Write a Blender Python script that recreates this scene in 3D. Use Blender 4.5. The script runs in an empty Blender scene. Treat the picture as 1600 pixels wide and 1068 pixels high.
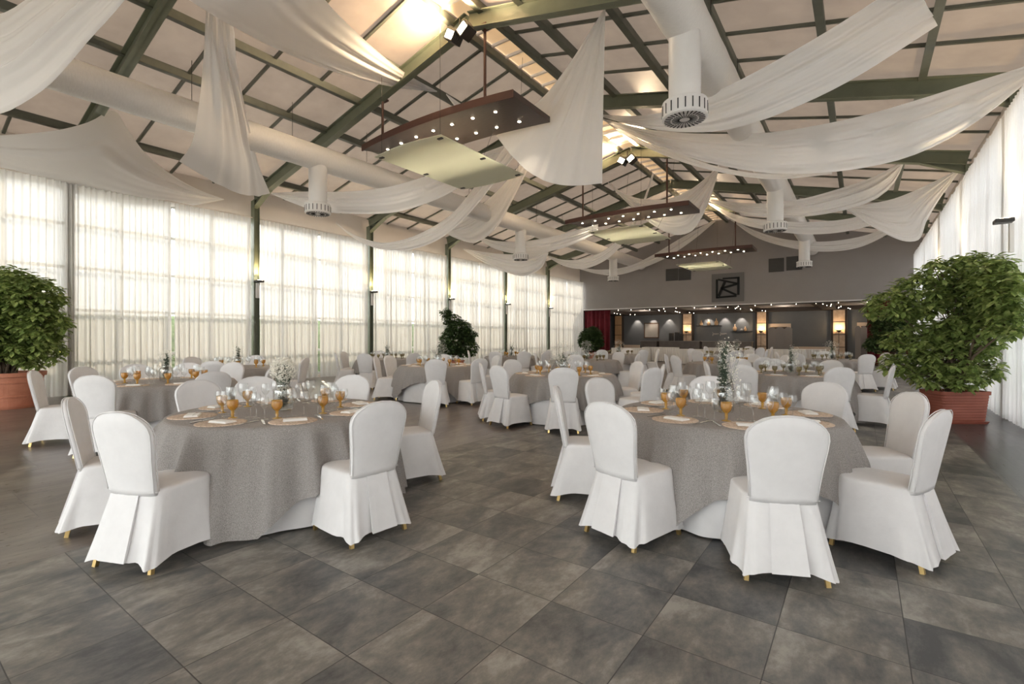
import bpy, bmesh, math, random
from mathutils import Vector, Matrix, noise as mnoise
PI = math.pi
sc = bpy.context.scene
col = sc.collection

# ------------------------------------------------------------------ camera
F_PX, CAM_H, YAW = 756.0, 1.40, math.radians(35.8)
cam_d = bpy.data.cameras.new('camera'); cam = bpy.data.objects.new('camera', cam_d); col.objects.link(cam)
cam_d.sensor_width = 36.0; cam_d.lens = 36.0 * F_PX / 1600.0
cam_d.shift_y = -(534.0 - 526.0) / 1600.0
cam_d.clip_start = 0.05; cam_d.clip_end = 300
cam.location = (0, 0, CAM_H); cam.rotation_euler = (PI / 2, 0, YAW)
sc.camera = cam
FWD = Vector((-math.sin(YAW), math.cos(YAW), 0)); RGT = Vector((math.cos(YAW), math.sin(YAW), 0))

# ------------------------------------------------------------------ world, daylight, exposure
ORD = ['first', 'second', 'third', 'fourth', 'fifth', 'sixth', 'seventh', 'eighth', 'ninth', 'tenth']
W = bpy.data.worlds.new('world'); sc.world = W; W.use_nodes = True
wn = W.node_tree.nodes; wn.clear()
wo = wn.new('ShaderNodeOutputWorld'); wb = wn.new('ShaderNodeBackground')
wb.inputs['Color'].default_value = (1.0, 0.99, 0.985, 1); wb.inputs['Strength'].default_value = 2.1
W.node_tree.links.new(wb.outputs[0], wo.inputs[0])
sc.view_settings.view_transform = 'Standard'
try: sc.view_settings.look = 'None'
except Exception: pass
sc.view_settings.gamma = 1.0
sc.view_settings.use_curve_mapping = False
sc.view_settings.exposure = 1.75
sc.cycles.transparent_max_bounces = 32
sc.cycles.max_bounces = 8; sc.cycles.diffuse_bounces = 5

def area(name, loc, rot, sx, sy, portal=False, power=0, colr=(1, 1, 1)):
    l = bpy.data.lights.new(name, 'AREA'); l.shape = 'RECTANGLE'; l.size = sx; l.size_y = sy
    l.energy = power; l.color = colr
    o = bpy.data.objects.new(name, l); o.location = loc; o.rotation_euler = rot; col.objects.link(o)
    if portal: l.cycles.is_portal = True
    return o
# portals guide the sky light through the glazed walls
area('daylight_portal', (-15.55, 11.5, 2.7), (0, -PI / 2, 0), 5.0, 35, True)
area('daylight_portal', (2.75, 11.5, 2.8), (0, PI / 2, 0), 5.2, 35, True)
area('daylight_portal', (-6.5, -5.6, 2.6), (PI / 2, 0, 0), 17, 5.0, True)
# late sun low on the left side, filtered by the curtains
sl = bpy.data.lights.new('sun', 'SUN'); sl.energy = 1.6; sl.angle = 0.02; sl.color = (1.0, 0.86, 0.66)
so = bpy.data.objects.new('sun', sl); col.objects.link(so)
so.rotation_euler = Vector((0.80, -0.42, -0.36)).to_track_quat('-Z', 'Y').to_euler()

def point(name, loc, power, colr=(1, .8, .55), r=0.05, spot=None, aim=None, blend=.6):
    l = bpy.data.lights.new(name, 'SPOT' if spot else 'POINT'); l.energy = power; l.color = colr
    l.shadow_soft_size = r
    if spot: l.spot_size = spot; l.spot_blend = blend
    o = bpy.data.objects.new(name, l); o.location = loc; col.objects.link(o)
    if aim is not None: o.rotation_euler = Vector(aim).to_track_quat('-Z', 'Y').to_euler()
    return o

# ------------------------------------------------------------------ helpers
def pt(px, py, d):
    """a point seen at a pixel of the 1600x1068 frame, d metres ahead of the camera"""
    return Vector((0, 0, CAM_H)) + d * (FWD + RGT * ((px - 800) / F_PX)) + Vector((0, 0, d * (526 - py) / F_PX))

def tag(o, label=None, cat=None, group=None, kind=None):
    if label: o['label'] = label
    if cat: o['category'] = cat
    if group: o['group'] = group
    if kind: o['kind'] = kind
    return o

def empty(name, loc=(0, 0, 0), rz=0.0, label=None, cat=None, group=None):
    o = bpy.data.objects.new(name, None); o.empty_display_size = .1
    o.location = loc; o.rotation_euler = (0, 0, rz); col.objects.link(o)
    return tag(o, label, cat, group)

class MB:
    def __init__(s): s.v = []; s.f = []; s.m = []; s.mi = 0
    def face(s, *ids): s.f.append(tuple(ids)); s.m.append(s.mi)
    def box(s, x0, x1, y0, y1, z0, z1, M=None):
        b = len(s.v)
        for p in ((x0,y0,z0),(x1,y0,z0),(x1,y1,z0),(x0,y1,z0),(x0,y0,z1),(x1,y0,z1),(x1,y1,z1),(x0,y1,z1)):
            p = Vector(p)
            if M is not None: p = M @ p
            s.v.append(p)
        for q in ((0,3,2,1),(4,5,6,7),(0,1,5,4),(1,2,6,5),(2,3,7,6),(3,0,4,7)):
            s.face(*[b + i for i in q])
    def bar(s, p, q, w, h=None, up=(0, 0, 1)):
        """rectangular bar from p to q, w wide, h high"""
        h = h or w; p, q = Vector(p), Vector(q); d = (q - p).normalized(); up = Vector(up)
        sd = d.cross(up)
        if sd.length < 1e-4: sd = d.cross(Vector((1, 0, 0)))
        sd.normalize(); u = sd.cross(d)
        b = len(s.v)
        for c in (p, q):
            for a, e in ((-1,-1),(1,-1),(1,1),(-1,1)): s.v.append(c + sd * a * w / 2 + u * e * h / 2)
        for k in range(4): s.face(b + k, b + (k + 1) % 4, b + 4 + (k + 1) % 4, b + 4 + k)
        s.face(b + 3, b + 2, b + 1, b); s.face(b + 4, b + 5, b + 6, b + 7)
    def tube(s, pts, r, n=8, cap=True):
        pts = [Vector(p) for p in pts]; rs = r if isinstance(r, (list, tuple)) else [r] * len(pts)
        rings = []; prev = None
        for i, p in enumerate(pts):
            d = (pts[min(i + 1, len(pts) - 1)] - pts[max(i - 1, 0)])
            if d.length < 1e-9: d = Vector((0, 0, 1))
            d.normalize()
            if prev is None:
                a = d.cross(Vector((0, 0, 1)))
                if a.length < 1e-3: a = d.cross(Vector((1, 0, 0)))
            else: a = prev - d * prev.dot(d)
            a.normalize(); prev = a; bb = d.cross(a)
            b = len(s.v); rings.append(b)
            for k in range(n):
                t = 2 * PI * k / n; s.v.append(p + (a * math.cos(t) + bb * math.sin(t)) * rs[i])
        for a, b in zip(rings, rings[1:]):
            for k in range(n): s.face(a + k, a + (k + 1) % n, b + (k + 1) % n, b + k)
        if cap:
            s.face(*[rings[0] + k for k in reversed(range(n))]); s.face(*[rings[-1] + k for k in range(n)])
    def lathe(s, prof, n=24, c=(0, 0, 0), closed=False):
        c = Vector(c); rings = []
        for r, z in prof:
            if r < 1e-6: rings.append([len(s.v)]); s.v.append(c + Vector((0, 0, z)))
            else:
                b = len(s.v); rings.append(list(range(b, b + n)))
                for k in range(n):
                    t = 2 * PI * k / n; s.v.append(c + Vector((r * math.cos(t), r * math.sin(t), z)))
        for A, B in zip(rings, rings[1:]):
            for k in range(n):
                k2 = (k + 1) % n
                if len(A) == 1 and len(B) == 1: break
                if len(A) == 1: s.face(A[0], B[k2], B[k])
                elif len(B) == 1: s.face(A[k], A[k2], B[0])
                else: s.face(A[k], A[k2], B[k2], B[k])
    def loft(s, rings, cap0=True, cap1=True):
        ids = []
        for R in rings:
            b = len(s.v); s.v.extend(Vector(p) for p in R); ids.append(b)
        n = len(rings[0])
        for a, b in zip(ids, ids[1:]):
            for k in range(n): s.face(a + k, a + (k + 1) % n, b + (k + 1) % n, b + k)
        if cap0: s.face(*[ids[0] + k for k in reversed(range(n))])
        if cap1: s.face(*[ids[-1] + k for k in range(n)])
    def grid(s, P):
        b = len(s.v); nu, nv = len(P), len(P[0])
        for R in P: s.v.extend(Vector(p) for p in R)
        for i in range(nu - 1):
            for j in range(nv - 1):
                a = b + i * nv + j; s.face(a, a + 1, a + nv + 1, a + nv)
    def prism(s, poly, z0, z1):
        b = len(s.v); n = len(poly)
        for z in (z0, z1): s.v.extend(Vector((x, y, z)) for x, y in poly)
        s.face(*[b + k for k in reversed(range(n))]); s.face(*[b + n + k for k in range(n)])
        for k in range(n): s.face(b + k, b + (k + 1) % n, b + n + (k + 1) % n, b + n + k)
    def octa(s, c, r):
        b = len(s.v); c = Vector(c)
        for d in ((1,0,0),(-1,0,0),(0,1,0),(0,-1,0),(0,0,1),(0,0,-1)): s.v.append(c + Vector(d) * r)
        for f in ((0,2,4),(2,1,4),(1,3,4),(3,0,4),(2,0,5),(1,2,5),(3,1,5),(0,3,5)): s.face(*[b + i for i in f])
    def build(s, name, mat, parent=None, smooth=False, loc=None, bevel=0, subsurf=0, label=None, angle=None):
        me = bpy.data.meshes.new(name); me.from_pydata([tuple(v) for v in s.v], [], s.f)
        mats = mat if isinstance(mat, (list, tuple)) else [mat]
        for m_ in mats: me.materials.append(m_)
        if len(mats) > 1: me.polygons.foreach_set('material_index', s.m)
        if smooth: me.polygons.foreach_set('use_smooth', [True] * len(me.polygons))
        me.update()
        o = bpy.data.objects.new(name, me); col.objects.link(o)
        if parent is not None: o.parent = parent
        if loc is not None: o.location = loc
        if bevel:
            m = o.modifiers.new('bevel', 'BEVEL'); m.width = bevel; m.segments = 2; m.limit_method = 'ANGLE'
        if subsurf:
            m = o.modifiers.new('sub', 'SUBSURF'); m.levels = subsurf; m.render_levels = subsurf
        if label: o['label'] = label
        return o

def copy_tree(o, parent=None):
    c = o.copy(); col.objects.link(c)
    if parent is not None: c.parent = parent
    for ch in KIDS.get(o.name, []): 
        copy_tree(ch, c)
    KIDS[c.name] = []
    return c
KIDS = {}
def reg(o):
    """remember the parts of a finished thing so that it can be copied"""
    ks = [x for x in bpy.data.objects if x.parent == o]
    KIDS[o.name] = ks
    for k in ks: reg(k)
    return o

# ------------------------------------------------------------------ materials
def mat(name, base=(.8, .8, .8), rough=.6, metal=0, **kw):
    m = bpy.data.materials.new(name); m.use_nodes = True; nt = m.node_tree
    b = nt.nodes['Principled BSDF']
    b.inputs['Base Color'].default_value = (*base, 1); b.inputs['Roughness'].default_value = rough
    b.inputs['Metallic'].default_value = metal
    for k, v in kw.items(): b.inputs[k].default_value = v
    return m
def nn(m, t): return m.node_tree.nodes.new(t)
def lk(m, a, b): m.node_tree.links.new(a, b)
def P(m): return m.node_tree.nodes['Principled BSDF']
def ramp(m, stops):
    r = nn(m, 'ShaderNodeValToRGB'); e = r.color_ramp.elements
    while len(e) < len(stops): e.new(.5)
    for q, (p, c) in zip(e, stops): q.position = p; q.color = (*c, 1)
    return r
def noise_col(m, scale, stops, detail=6, stretch=None, rough=.6, bump=0, dist=.02):
    tc = nn(m, 'ShaderNodeTexCoord'); mp = nn(m, 'ShaderNodeMapping'); lk(m, tc.outputs['Object'], mp.inputs[0])
    if stretch: mp.inputs['Scale'].default_value = stretch
    n = nn(m, 'ShaderNodeTexNoise'); n.inputs['Scale'].default_value = scale; n.inputs['Detail'].default_value = detail
    n.inputs['Roughness'].default_value = rough; lk(m, mp.outputs[0], n.inputs['Vector'])
    r = ramp(m, stops); lk(m, n.outputs['Fac'], r.inputs[0]); lk(m, r.outputs[0], P(m).inputs['Base Color'])
    if bump:
        b = nn(m, 'ShaderNodeBump'); b.inputs['Strength'].default_value = bump; b.inputs['Distance'].default_value = dist
        lk(m, n.outputs['Fac'], b.inputs['Height']); lk(m, b.outputs[0], P(m).inputs['Normal'])
    return m
def emis(name, c, s):
    m = bpy.data.materials.new(name); m.use_nodes = True; nt = m.node_tree; nt.nodes.clear()
    o = nt.nodes.new('ShaderNodeOutputMaterial'); e = nt.nodes.new('ShaderNodeEmission')
    e.inputs[0].default_value = (*c, 1); e.inputs[1].default_value = s; nt.links.new(e.outputs[0], o.inputs[0]); return m
def sheer(name, colr, transp, transl, weave=True):
    m = bpy.data.materials.new(name); m.use_nodes = True; nt = m.node_tree; nt.nodes.clear()
    o = nt.nodes.new('ShaderNodeOutputMaterial'); t = nt.nodes.new('ShaderNodeBsdfTransparent')
    d = nt.nodes.new('ShaderNodeBsdfDiffuse'); l = nt.nodes.new('ShaderNodeBsdfTranslucent')
    d.inputs[0].default_value = (*colr, 1); l.inputs[0].default_value = (*colr, 1)
    m1 = nt.nodes.new('ShaderNodeMixShader'); m1.inputs[0].default_value = transl
    nt.links.new(d.outputs[0], m1.inputs[1]); nt.links.new(l.outputs[0], m1.inputs[2])
    if transp <= 0:
        nt.links.new(m1.outputs[0], o.inputs[0]); return m
    m2 = nt.nodes.new('ShaderNodeMixShader'); m2.inputs[0].default_value = 1 - transp
    nt.links.new(t.outputs[0], m2.inputs[1]); nt.links.new(m1.outputs[0], m2.inputs[2])
    if weave:   # the mesh closes where the cloth is seen edge-on (inside the folds)
        lw = nt.nodes.new('ShaderNodeLayerWeight'); lw.inputs[0].default_value = .5
        mr = nt.nodes.new('ShaderNodeMapRange'); mr.inputs[1].default_value = .25; mr.inputs[2].default_value = .95
        mr.inputs[3].default_value = 1 - transp; mr.inputs[4].default_value = 1.0
        nt.links.new(lw.outputs['Facing'], mr.inputs[0]); nt.links.new(mr.outputs[0], m2.inputs[0])
    nt.links.new(m2.outputs[0], o.inputs[0]); return m
def glassy(name, tint, refl=.5, extra=None, body=0.0, rough=.03, bump=None):
    """thin-walled glass: see-through, with reflections growing at the edges, optionally tinted body colour"""
    m = bpy.data.materials.new(name); m.use_nodes = True; nt = m.node_tree; nt.nodes.clear()
    o = nt.nodes.new('ShaderNodeOutputMaterial'); t = nt.nodes.new('ShaderNodeBsdfTransparent')
    t.inputs[0].default_value = (*tint, 1); g = nt.nodes.new('ShaderNodeBsdfGlossy'); g.inputs['Roughness'].default_value = rough
    lw = nt.nodes.new('ShaderNodeLayerWeight'); lw.inputs[0].default_value = refl
    mx = nt.nodes.new('ShaderNodeMixShader'); src = t.outputs[0]
    if body:
        d = nt.nodes.new('ShaderNodeBsdfDiffuse'); d.inputs[0].default_value = (*extra, 1)
        tl = nt.nodes.new('ShaderNodeBsdfTranslucent'); tl.inputs[0].default_value = (*extra, 1)
        a = nt.nodes.new('ShaderNodeMixShader'); a.inputs[0].default_value = .5
        nt.links.new(d.outputs[0], a.inputs[1]); nt.links.new(tl.outputs[0], a.inputs[2])
        b = nt.nodes.new('ShaderNodeMixShader'); b.inputs[0].default_value = body
        nt.links.new(t.outputs[0], b.inputs[1]); nt.links.new(a.outputs[0], b.inputs[2]); src = b.outputs[0]
        if bump:
            tc = nt.nodes.new('ShaderNodeTexCoord'); v = nt.nodes.new('ShaderNodeTexVoronoi'); v.inputs['Scale'].default_value = bump
            bp = nt.nodes.new('ShaderNodeBump'); bp.inputs['Strength'].default_value = .9; bp.inputs['Distance'].default_value = .004
            nt.links.new(tc.outputs['Object'], v.inputs['Vector']); nt.links.new(v.outputs['Distance'], bp.inputs['Height'])
            for q in (g, d, tl): nt.links.new(bp.outputs[0], q.inputs['Normal'])
    pw = nt.nodes.new('ShaderNodeMath'); pw.operation = 'POWER'; pw.inputs[1].default_value = 3.0
    mr = nt.nodes.new('ShaderNodeMapRange'); mr.inputs[3].default_value = .13; mr.inputs[4].default_value = .85
    lw.inputs[0].default_value = .5; nt.links.new(lw.outputs['Facing'], pw.inputs[0]); nt.links.new(pw.outputs[0], mr.inputs[0])
    nt.links.new(mr.outputs[0], mx.inputs[0]); nt.links.new(src, mx.inputs[1]); nt.links.new(g.outputs[0], mx.inputs[2])
    nt.links.new(mx.outputs[0], o.inputs[0]); return m

M_green = noise_col(mat('green_steel', rough=.45), 3, [(.3, (.145, .162, .115)), (.7, (.185, .205, .145))])
M_purlin = noise_col(mat('purlin_steel', rough=.5), 4, [(.3, (.105, .112, .088)), (.7, (.14, .148, .118))])
M_white_cloth = noise_col(mat('white_cover_cloth', rough=.85), 9, [(.3, (.71, .695, .70)), (.7, (.76, .745, .75))], bump=.25, dist=.012)
M_gold = mat('gold_metal', (.72, .52, .22), .3, .9)
M_duct = noise_col(mat('duct_fabric', rough=.5), 14, [(.3, (.76, .73, .70)), (.7, (.82, .79, .76))], stretch=(1, 3, 1), bump=.4, dist=.01)
M_duct_white = mat('duct_white_metal', (.78, .76, .74), .4)
M_dark = mat('black_slot', (.02, .02, .02), .7)
M_black = mat('black_metal', (.025, .022, .02), .45)
M_brown = noise_col(mat('brown_board_wood', rough=.5), 6, [(.3, (.055, .035, .03)), (.7, (.085, .055, .045))], stretch=(1, 8, 1))
M_rod = mat('rust_brown_rod', (.075, .03, .022), .5)
M_frost = sheer('frosted_green_glass', (.80, .82, .73), 0, .5)
M_terra = noise_col(mat('terracotta', rough=.75), 6, [(.3, (.46, .17, .10)), (.7, (.58, .24, .15))], bump=.2)
M_terra_r = noise_col(mat('red_terracotta', rough=.6), 6, [(.3, (.30, .085, .055)), (.7, (.36, .11, .07))], bump=.1)
M_soil = mat('soil', (.03, .02, .012), .95)
M_bark = noise_col(mat('bark', rough=.85), 12, [(.3, (.09, .06, .04)), (.7, (.17, .12, .08))], bump=.5)
M_sheer = sheer('sheer_curtain_cloth', (.73, .70, .67), .055, .30)
M_sheer_r = sheer('sheer_curtain_cloth_cool', (.84, .83, .84), .06, .28)
M_drape = sheer('ceiling_drape_cloth', (.92, .90, .885), 0, .3)
M_red = noise_col(mat('red_velvet', rough=.9), 5, [(.3, (.10, .006, .012)), (.7, (.17, .012, .02))])
M_skirt = mat('buffet_cloth', (.72, .69, .65), .9)
M_glass = glassy('clear_glass', (.97, .98, .98), .35)
M_winglass = glassy('window_glass', (.96, .98, .97), .1)
M_amber = glassy('amber_glass', (1.0, .74, .22), .25, (.76, .50, .09), .46, .08, 130)
M_greenglass = glassy('olive_glass', (.80, .72, .40), .25, (.36, .29, .11), .5, .08, 130)
M_jar = glassy('jar_glass', (.98, .99, .99), .45)
M_napkin = mat('napkin_linen', (.86, .84, .81), .9)
M_raffia = noise_col(mat('woven_raffia', rough=.9), 60, [(.35, (.44, .32, .235)), (.65, (.76, .62, .50))], bump=.8, dist=.004)
M_steel = mat('cutlery_steel', (.55, .55, .55), .2, 1)
M_frame = mat('window_frame_paint', (.50, .50, .49), .6)
M_band = noise_col(mat('wall_band_panel', rough=.8), 1.5, [(.3, (.70, .63, .565)), (.7, (.74, .67, .605))])
M_endwall = noise_col(mat('taupe_wall_paint', rough=.85), 1.0, [(.3, (.285, .260, .248)), (.7, (.31, .283, .271))])
M_slate = noise_col(mat('slate_wall_paint', rough=.8), 1.2, [(.3, (.105, .112, .118)), (.7, (.12, .128, .134))])
M_lip = mat('white_lip', (.75, .72, .7), .6)
M_darkceil = mat('dark_soffit', (.045, .035, .03), .8)
M_soffit_panel = mat('soffit_panel', (.20, .18, .17), .8)
M_stone = noise_col(mat('stone_pillar', rough=.7), 5, [(.3, (.42, .30, .20)), (.7, (.60, .46, .34))], bump=.3)
M_woodp = noise_col(mat('light_wood_pillar', rough=.5), 3, [(.3, (.50, .30, .15)), (.7, (.62, .40, .22))], stretch=(1, 1, .2))
M_bar = noise_col(mat('bar_front', rough=.6), 3, [(.3, (.12, .105, .095)), (.7, (.16, .14, .125))])
M_screen = mat('folding_screen_grey', (.20, .18, .165), .7)
M_doorf = mat('door_frame_stone', (.52, .42, .33), .7)
M_lamp = emis('lamp_glow', (1, .84, .62), 22)
M_star = emis('star_light', (1, .86, .68), 12)
M_flood = emis('flood_glow', (1, .78, .5), 30)
M_hedge = noise_col(mat('hedge_leaves', rough=.9), 7, [(.3, (.05, .09, .03)), (.7, (.20, .26, .11))], bump=1, dist=.1)
M_ground = noise_col(mat('outside_paving', rough=.9), .8, [(.3, (.40, .38, .34)), (.7, (.50, .48, .44))])
M_poster = noise_col(mat('poster_paper', rough=.9), 7, [(.46, (.06, .055, .05)), (.54, (.62, .58, .52))], detail=3, stretch=(3, 1, 9))

def leaf_mat(name, a, b, c):
    m = bpy.data.materials.new(name); m.use_nodes = True; nt = m.node_tree; p = P(m)
    tc = nn(m, 'ShaderNodeTexCoord'); n = nn(m, 'ShaderNodeTexNoise'); n.inputs['Scale'].default_value = 9; n.inputs['Detail'].default_value = 8
    lk(m, tc.outputs['Object'], n.inputs['Vector']); r = ramp(m, [(.32, a), (.52, b), (.72, c)]); lk(m, n.outputs['Fac'], r.inputs[0])
    lk(m, r.outputs[0], p.inputs['Base Color']); p.inputs['Roughness'].default_value = .42
    t = nn(m, 'ShaderNodeBsdfTranslucent'); lk(m, r.outputs[0], t.inputs[0])
    mx = nn(m, 'ShaderNodeMixShader'); mx.inputs[0].default_value = .3
    lk(m, p.outputs[0], mx.inputs[1]); lk(m, t.outputs[0], mx.inputs[2])
    lk(m, mx.outputs[0], nt.nodes['Material Output'].inputs[0]); return m
M_leaf = leaf_mat('umbrella_plant_leaves', (.12, .18, .05), (.29, .38, .11), (.64, .68, .28))
M_leaf_d = leaf_mat('dark_leaves', (.03, .06, .02), (.075, .13, .045), (.17, .25, .09))
M_euc = leaf_mat('eucalyptus_leaves', (.07, .11, .07), (.13, .18, .12), (.25, .30, .22))
M_bloom = mat('white_blossom', (.85, .82, .74), .9)

# grey linen cloth
M_grey = bpy.data.materials.new('grey_linen'); M_grey.use_nodes = True
def _g():
    m = M_grey; tc = nn(m, 'ShaderNodeTexCoord'); n = nn(m, 'ShaderNodeTexNoise'); n.inputs['Scale'].default_value = 240; n.inputs['Detail'].default_value = 2
    lk(m, tc.outputs['Object'], n.inputs['Vector'])
    r = ramp(m, [(.32, (.185, .17, .163)), (.68, (.41, .38, .365))]); lk(m, n.outputs['Fac'], r.inputs[0]); lk(m, r.outputs[0], P(m).inputs['Base Color'])
    P(m).inputs['Roughness'].default_value = .75
    b = nn(m, 'ShaderNodeBump'); b.inputs['Strength'].default_value = .4; b.inputs['Distance'].default_value = .003
    lk(m, n.outputs['Fac'], b.inputs['Height']); lk(m, b.outputs[0], P(m).inputs['Normal'])
_g()

def floor_mat(name, sx, sy, ox, oy, stops, joint, rough=(.28, .5), streak=(1, 1, 1), tone=.35, stag=0.0):
    m = bpy.data.materials.new(name); m.use_nodes = True; p = P(m)
    tc = nn(m, 'ShaderNodeTexCoord'); sp = nn(m, 'ShaderNodeSeparateXYZ'); lk(m, tc.outputs['Object'], sp.inputs[0])
    def math_(op, a, b=None):
        q = nn(m, 'ShaderNodeMath'); q.operation = op
        for i, x in enumerate((a, b)):
            if x is None: continue
            if isinstance(x, (int, float)): q.inputs[i].default_value = x
            else: lk(m, x, q.inputs[i])
        return q.outputs[0]
    cx = math_('DIVIDE', math_('ADD', sp.outputs[0], ox), sx); ix = math_('FLOOR', cx)
    yy = math_('ADD', sp.outputs[1], oy)
    if stag: yy = math_('ADD', yy, math_('MULTIPLY', math_('MODULO', math_('ABSOLUTE', ix), 3.0), stag))
    cy = math_('DIVIDE', yy, sy); iy = math_('FLOOR', cy)
    fx = math_('MULTIPLY', math_('PINGPONG', cx, .5), sx); fy = math_('MULTIPLY', math_('PINGPONG', cy, .5), sy)
    d = math_('MINIMUM', fx, fy)
    jm = nn(m, 'ShaderNodeMapRange'); jm.inputs[1].default_value = .0012; jm.inputs[2].default_value = .0032; lk(m, d, jm.inputs[0])
    cb = nn(m, 'ShaderNodeCombineXYZ'); lk(m, ix, cb.inputs[0]); lk(m, iy, cb.inputs[1])
    wn_ = nn(m, 'ShaderNodeTexWhiteNoise'); wn_.noise_dimensions = '3D'; lk(m, cb.outputs[0], wn_.inputs[0])
    # each tile carries its own cut of the stone pattern
    vm = nn(m, 'ShaderNodeVectorMath'); vm.operation = 'MULTIPLY_ADD'; lk(m, wn_.outputs['Color'], vm.inputs[0])
    vm.inputs[1].default_value = (7, 7, 7); lk(m, tc.outputs['Object'], vm.inputs[2])
    mp = nn(m, 'ShaderNodeMapping'); mp.inputs['Scale'].default_value = streak; lk(m, vm.outputs[0], mp.inputs[0])
    n1 = nn(m, 'ShaderNodeTexNoise'); n1.inputs['Scale'].default_value = 2.3; n1.inputs['Detail'].default_value = 9; n1.inputs['Roughness'].default_value = .62
    n1.inputs['Distortion'].default_value = .6
    lk(m, mp.outputs[0], n1.inputs['Vector'])
    n2 = nn(m, 'ShaderNodeTexNoise'); n2.inputs['Scale'].default_value = 14; n2.inputs['Detail'].default_value = 12; n2.inputs['Roughness'].default_value = .78
    lk(m, mp.outputs[0], n2.inputs['Vector'])
    s1 = math_('ADD', math_('MULTIPLY', n1.outputs['Fac'], .62), math_('MULTIPLY', n2.outputs['Fac'], .38))
    s2 = math_('ADD', s1, math_('MULTIPLY', math_('SUBTRACT', wn_.outputs['Value'], .5), tone * .25))
    r = ramp(m, stops); lk(m, s2, r.inputs[0])
    mx = nn(m, 'ShaderNodeMix'); mx.data_type = 'RGBA'; lk(m, jm.outputs[0], mx.inputs[0])
    mx.inputs[6].default_value = (*joint, 1); lk(m, r.outputs[0], mx.inputs[7]); lk(m, mx.outputs[2], p.inputs['Base Color'])
    rr = nn(m, 'ShaderNodeMapRange'); rr.inputs[3].default_value = rough[0]; rr.inputs[4].default_value = rough[1]; lk(m, n2.outputs['Fac'], rr.inputs[0])
    lk(m, rr.outputs[0], p.inputs['Roughness'])
    b = nn(m, 'ShaderNodeBump'); b.inputs['Strength'].default_value = .25; b.inputs['Distance'].default_value = .004
    lk(m, math_('ADD', math_('MULTIPLY', s1, .4), jm.outputs[0]), b.inputs['Height']); lk(m, b.outputs[0], p.inputs['Normal'])
    return m
M_tile = floor_mat('stone_tile', .5, .45, .33, .05, [(.37, (.058, .058, .060)), (.455, (.116, .112, .107)), (.535, (.19, .173, .153)), (.63, (.32, .297, .265))], (.035, .032, .03), (.34, .55), (1.5, .8, 1), .3)
M_plank = floor_mat('brown_vinyl_tile', 1.0, 1.0, .19, .1, [(.34, (.085, .070, .062)), (.5, (.15, .122, .105)), (.66, (.23, .195, .165))], (.06, .05, .045), (.22, .36), (2.5, .6, 1), .1, .33)
M_plank_r = floor_mat('dark_vinyl_plank', .2, 1.4, .05, .1, [(.34, (.03, .03, .032)), (.5, (.06, .057, .06)), (.66, (.11, .105, .105))], (.025, .025, .025), (.22, .36), (3, .4, 1), .3, .45)

# translucent roof sheets, slightly pink-beige
M_roof = bpy.data.materials.new('roof_sheet'); M_roof.use_nodes = True
def _r():
    m = M_roof; nt = m.node_tree; tc = nn(m, 'ShaderNodeTexCoord'); n = nn(m, 'ShaderNodeTexNoise'); n.inputs['Scale'].default_value = .9; n.inputs['Detail'].default_value = 5
    lk(m, tc.outputs['Object'], n.inputs['Vector']); r = ramp(m, [(.34, (.24, .19, .155)), (.66, (.38, .31, .255))]); lk(m, n.outputs['Fac'], r.inputs[0])
    p = P(m); p.inputs['Roughness'].default_value = .45; lk(m, r.outputs[0], p.inputs['Base Color'])
    t = nn(m, 'ShaderNodeBsdfTranslucent'); t.inputs[0].default_value = (.62, .50, .40, 1)
    mx = nn(m, 'ShaderNodeMixShader'); mx.inputs[0].default_value = .05
    lk(m, p.outputs[0], mx.inputs[1]); lk(m, t.outputs[0], mx.inputs[2]); lk(m, mx.outputs[0], nt.nodes['Material Output'].inputs[0])
_r()
M_skylight = sheer('skylight_sheet', (.80, .68, .52), .0, .28, False)

# ------------------------------------------------------------------ the hall
XL, XR, Y0, Y1, XRG = -15.3, 2.3, -5.2, 29.0, -6.42
BAYS = [-5.35, -1.1, 3.15, 7.4, 11.65, 15.9, 20.15, 24.4]
def roofz(x): return 8.05 - .24 * abs(x - XRG)
b = MB()
for i, (x0, x1) in enumerate(((XL - .1, -4.19), (-4.19, 1.12), (1.12, XR + .1))):
    b.mi = i; b.box(x0, x1, Y0 - .2, Y1 if i != 9 else Y1, -.12, 0)
b.mi = 0; b.box(-18, 3.2, Y1, 37.8, -.12, -.0)
b.build('floor', [M_plank, M_tile, M_plank_r])['kind'] = 'structure'

# roof skin with its light glazing bars (surface pattern of the sheets)
b = MB()
for x0, x1 in ((XL - .2, XRG - .33), (XRG + .33, XR + .2)):
    bb = len(b.v)
    for y in (Y0 - .1, Y1):
        for x in (x0, x1): b.v.append(Vector((x, y, roofz(x))))
    b.face(bb, bb + 1, bb + 3, bb + 2)
b.build('ceiling', M_roof)['kind'] = 'structure'
b = MB(); b.box(XRG - .36, XRG + .36, Y0 - .1, Y1, roofz(XRG - .33) + .02, roofz(XRG - .33) + .05)
tag(b.build('trim_skylight', M_skylight), kind='structure')
b = MB(); y = Y0
while y < Y1:
    b.box(XRG - .34, XRG + .34, y, y + .03, roofz(XRG - .33) - .05, roofz(XRG - .33) + .02); y += .53
tag(b.build('trim_skylight_bars', M_lip), kind='structure')

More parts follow.
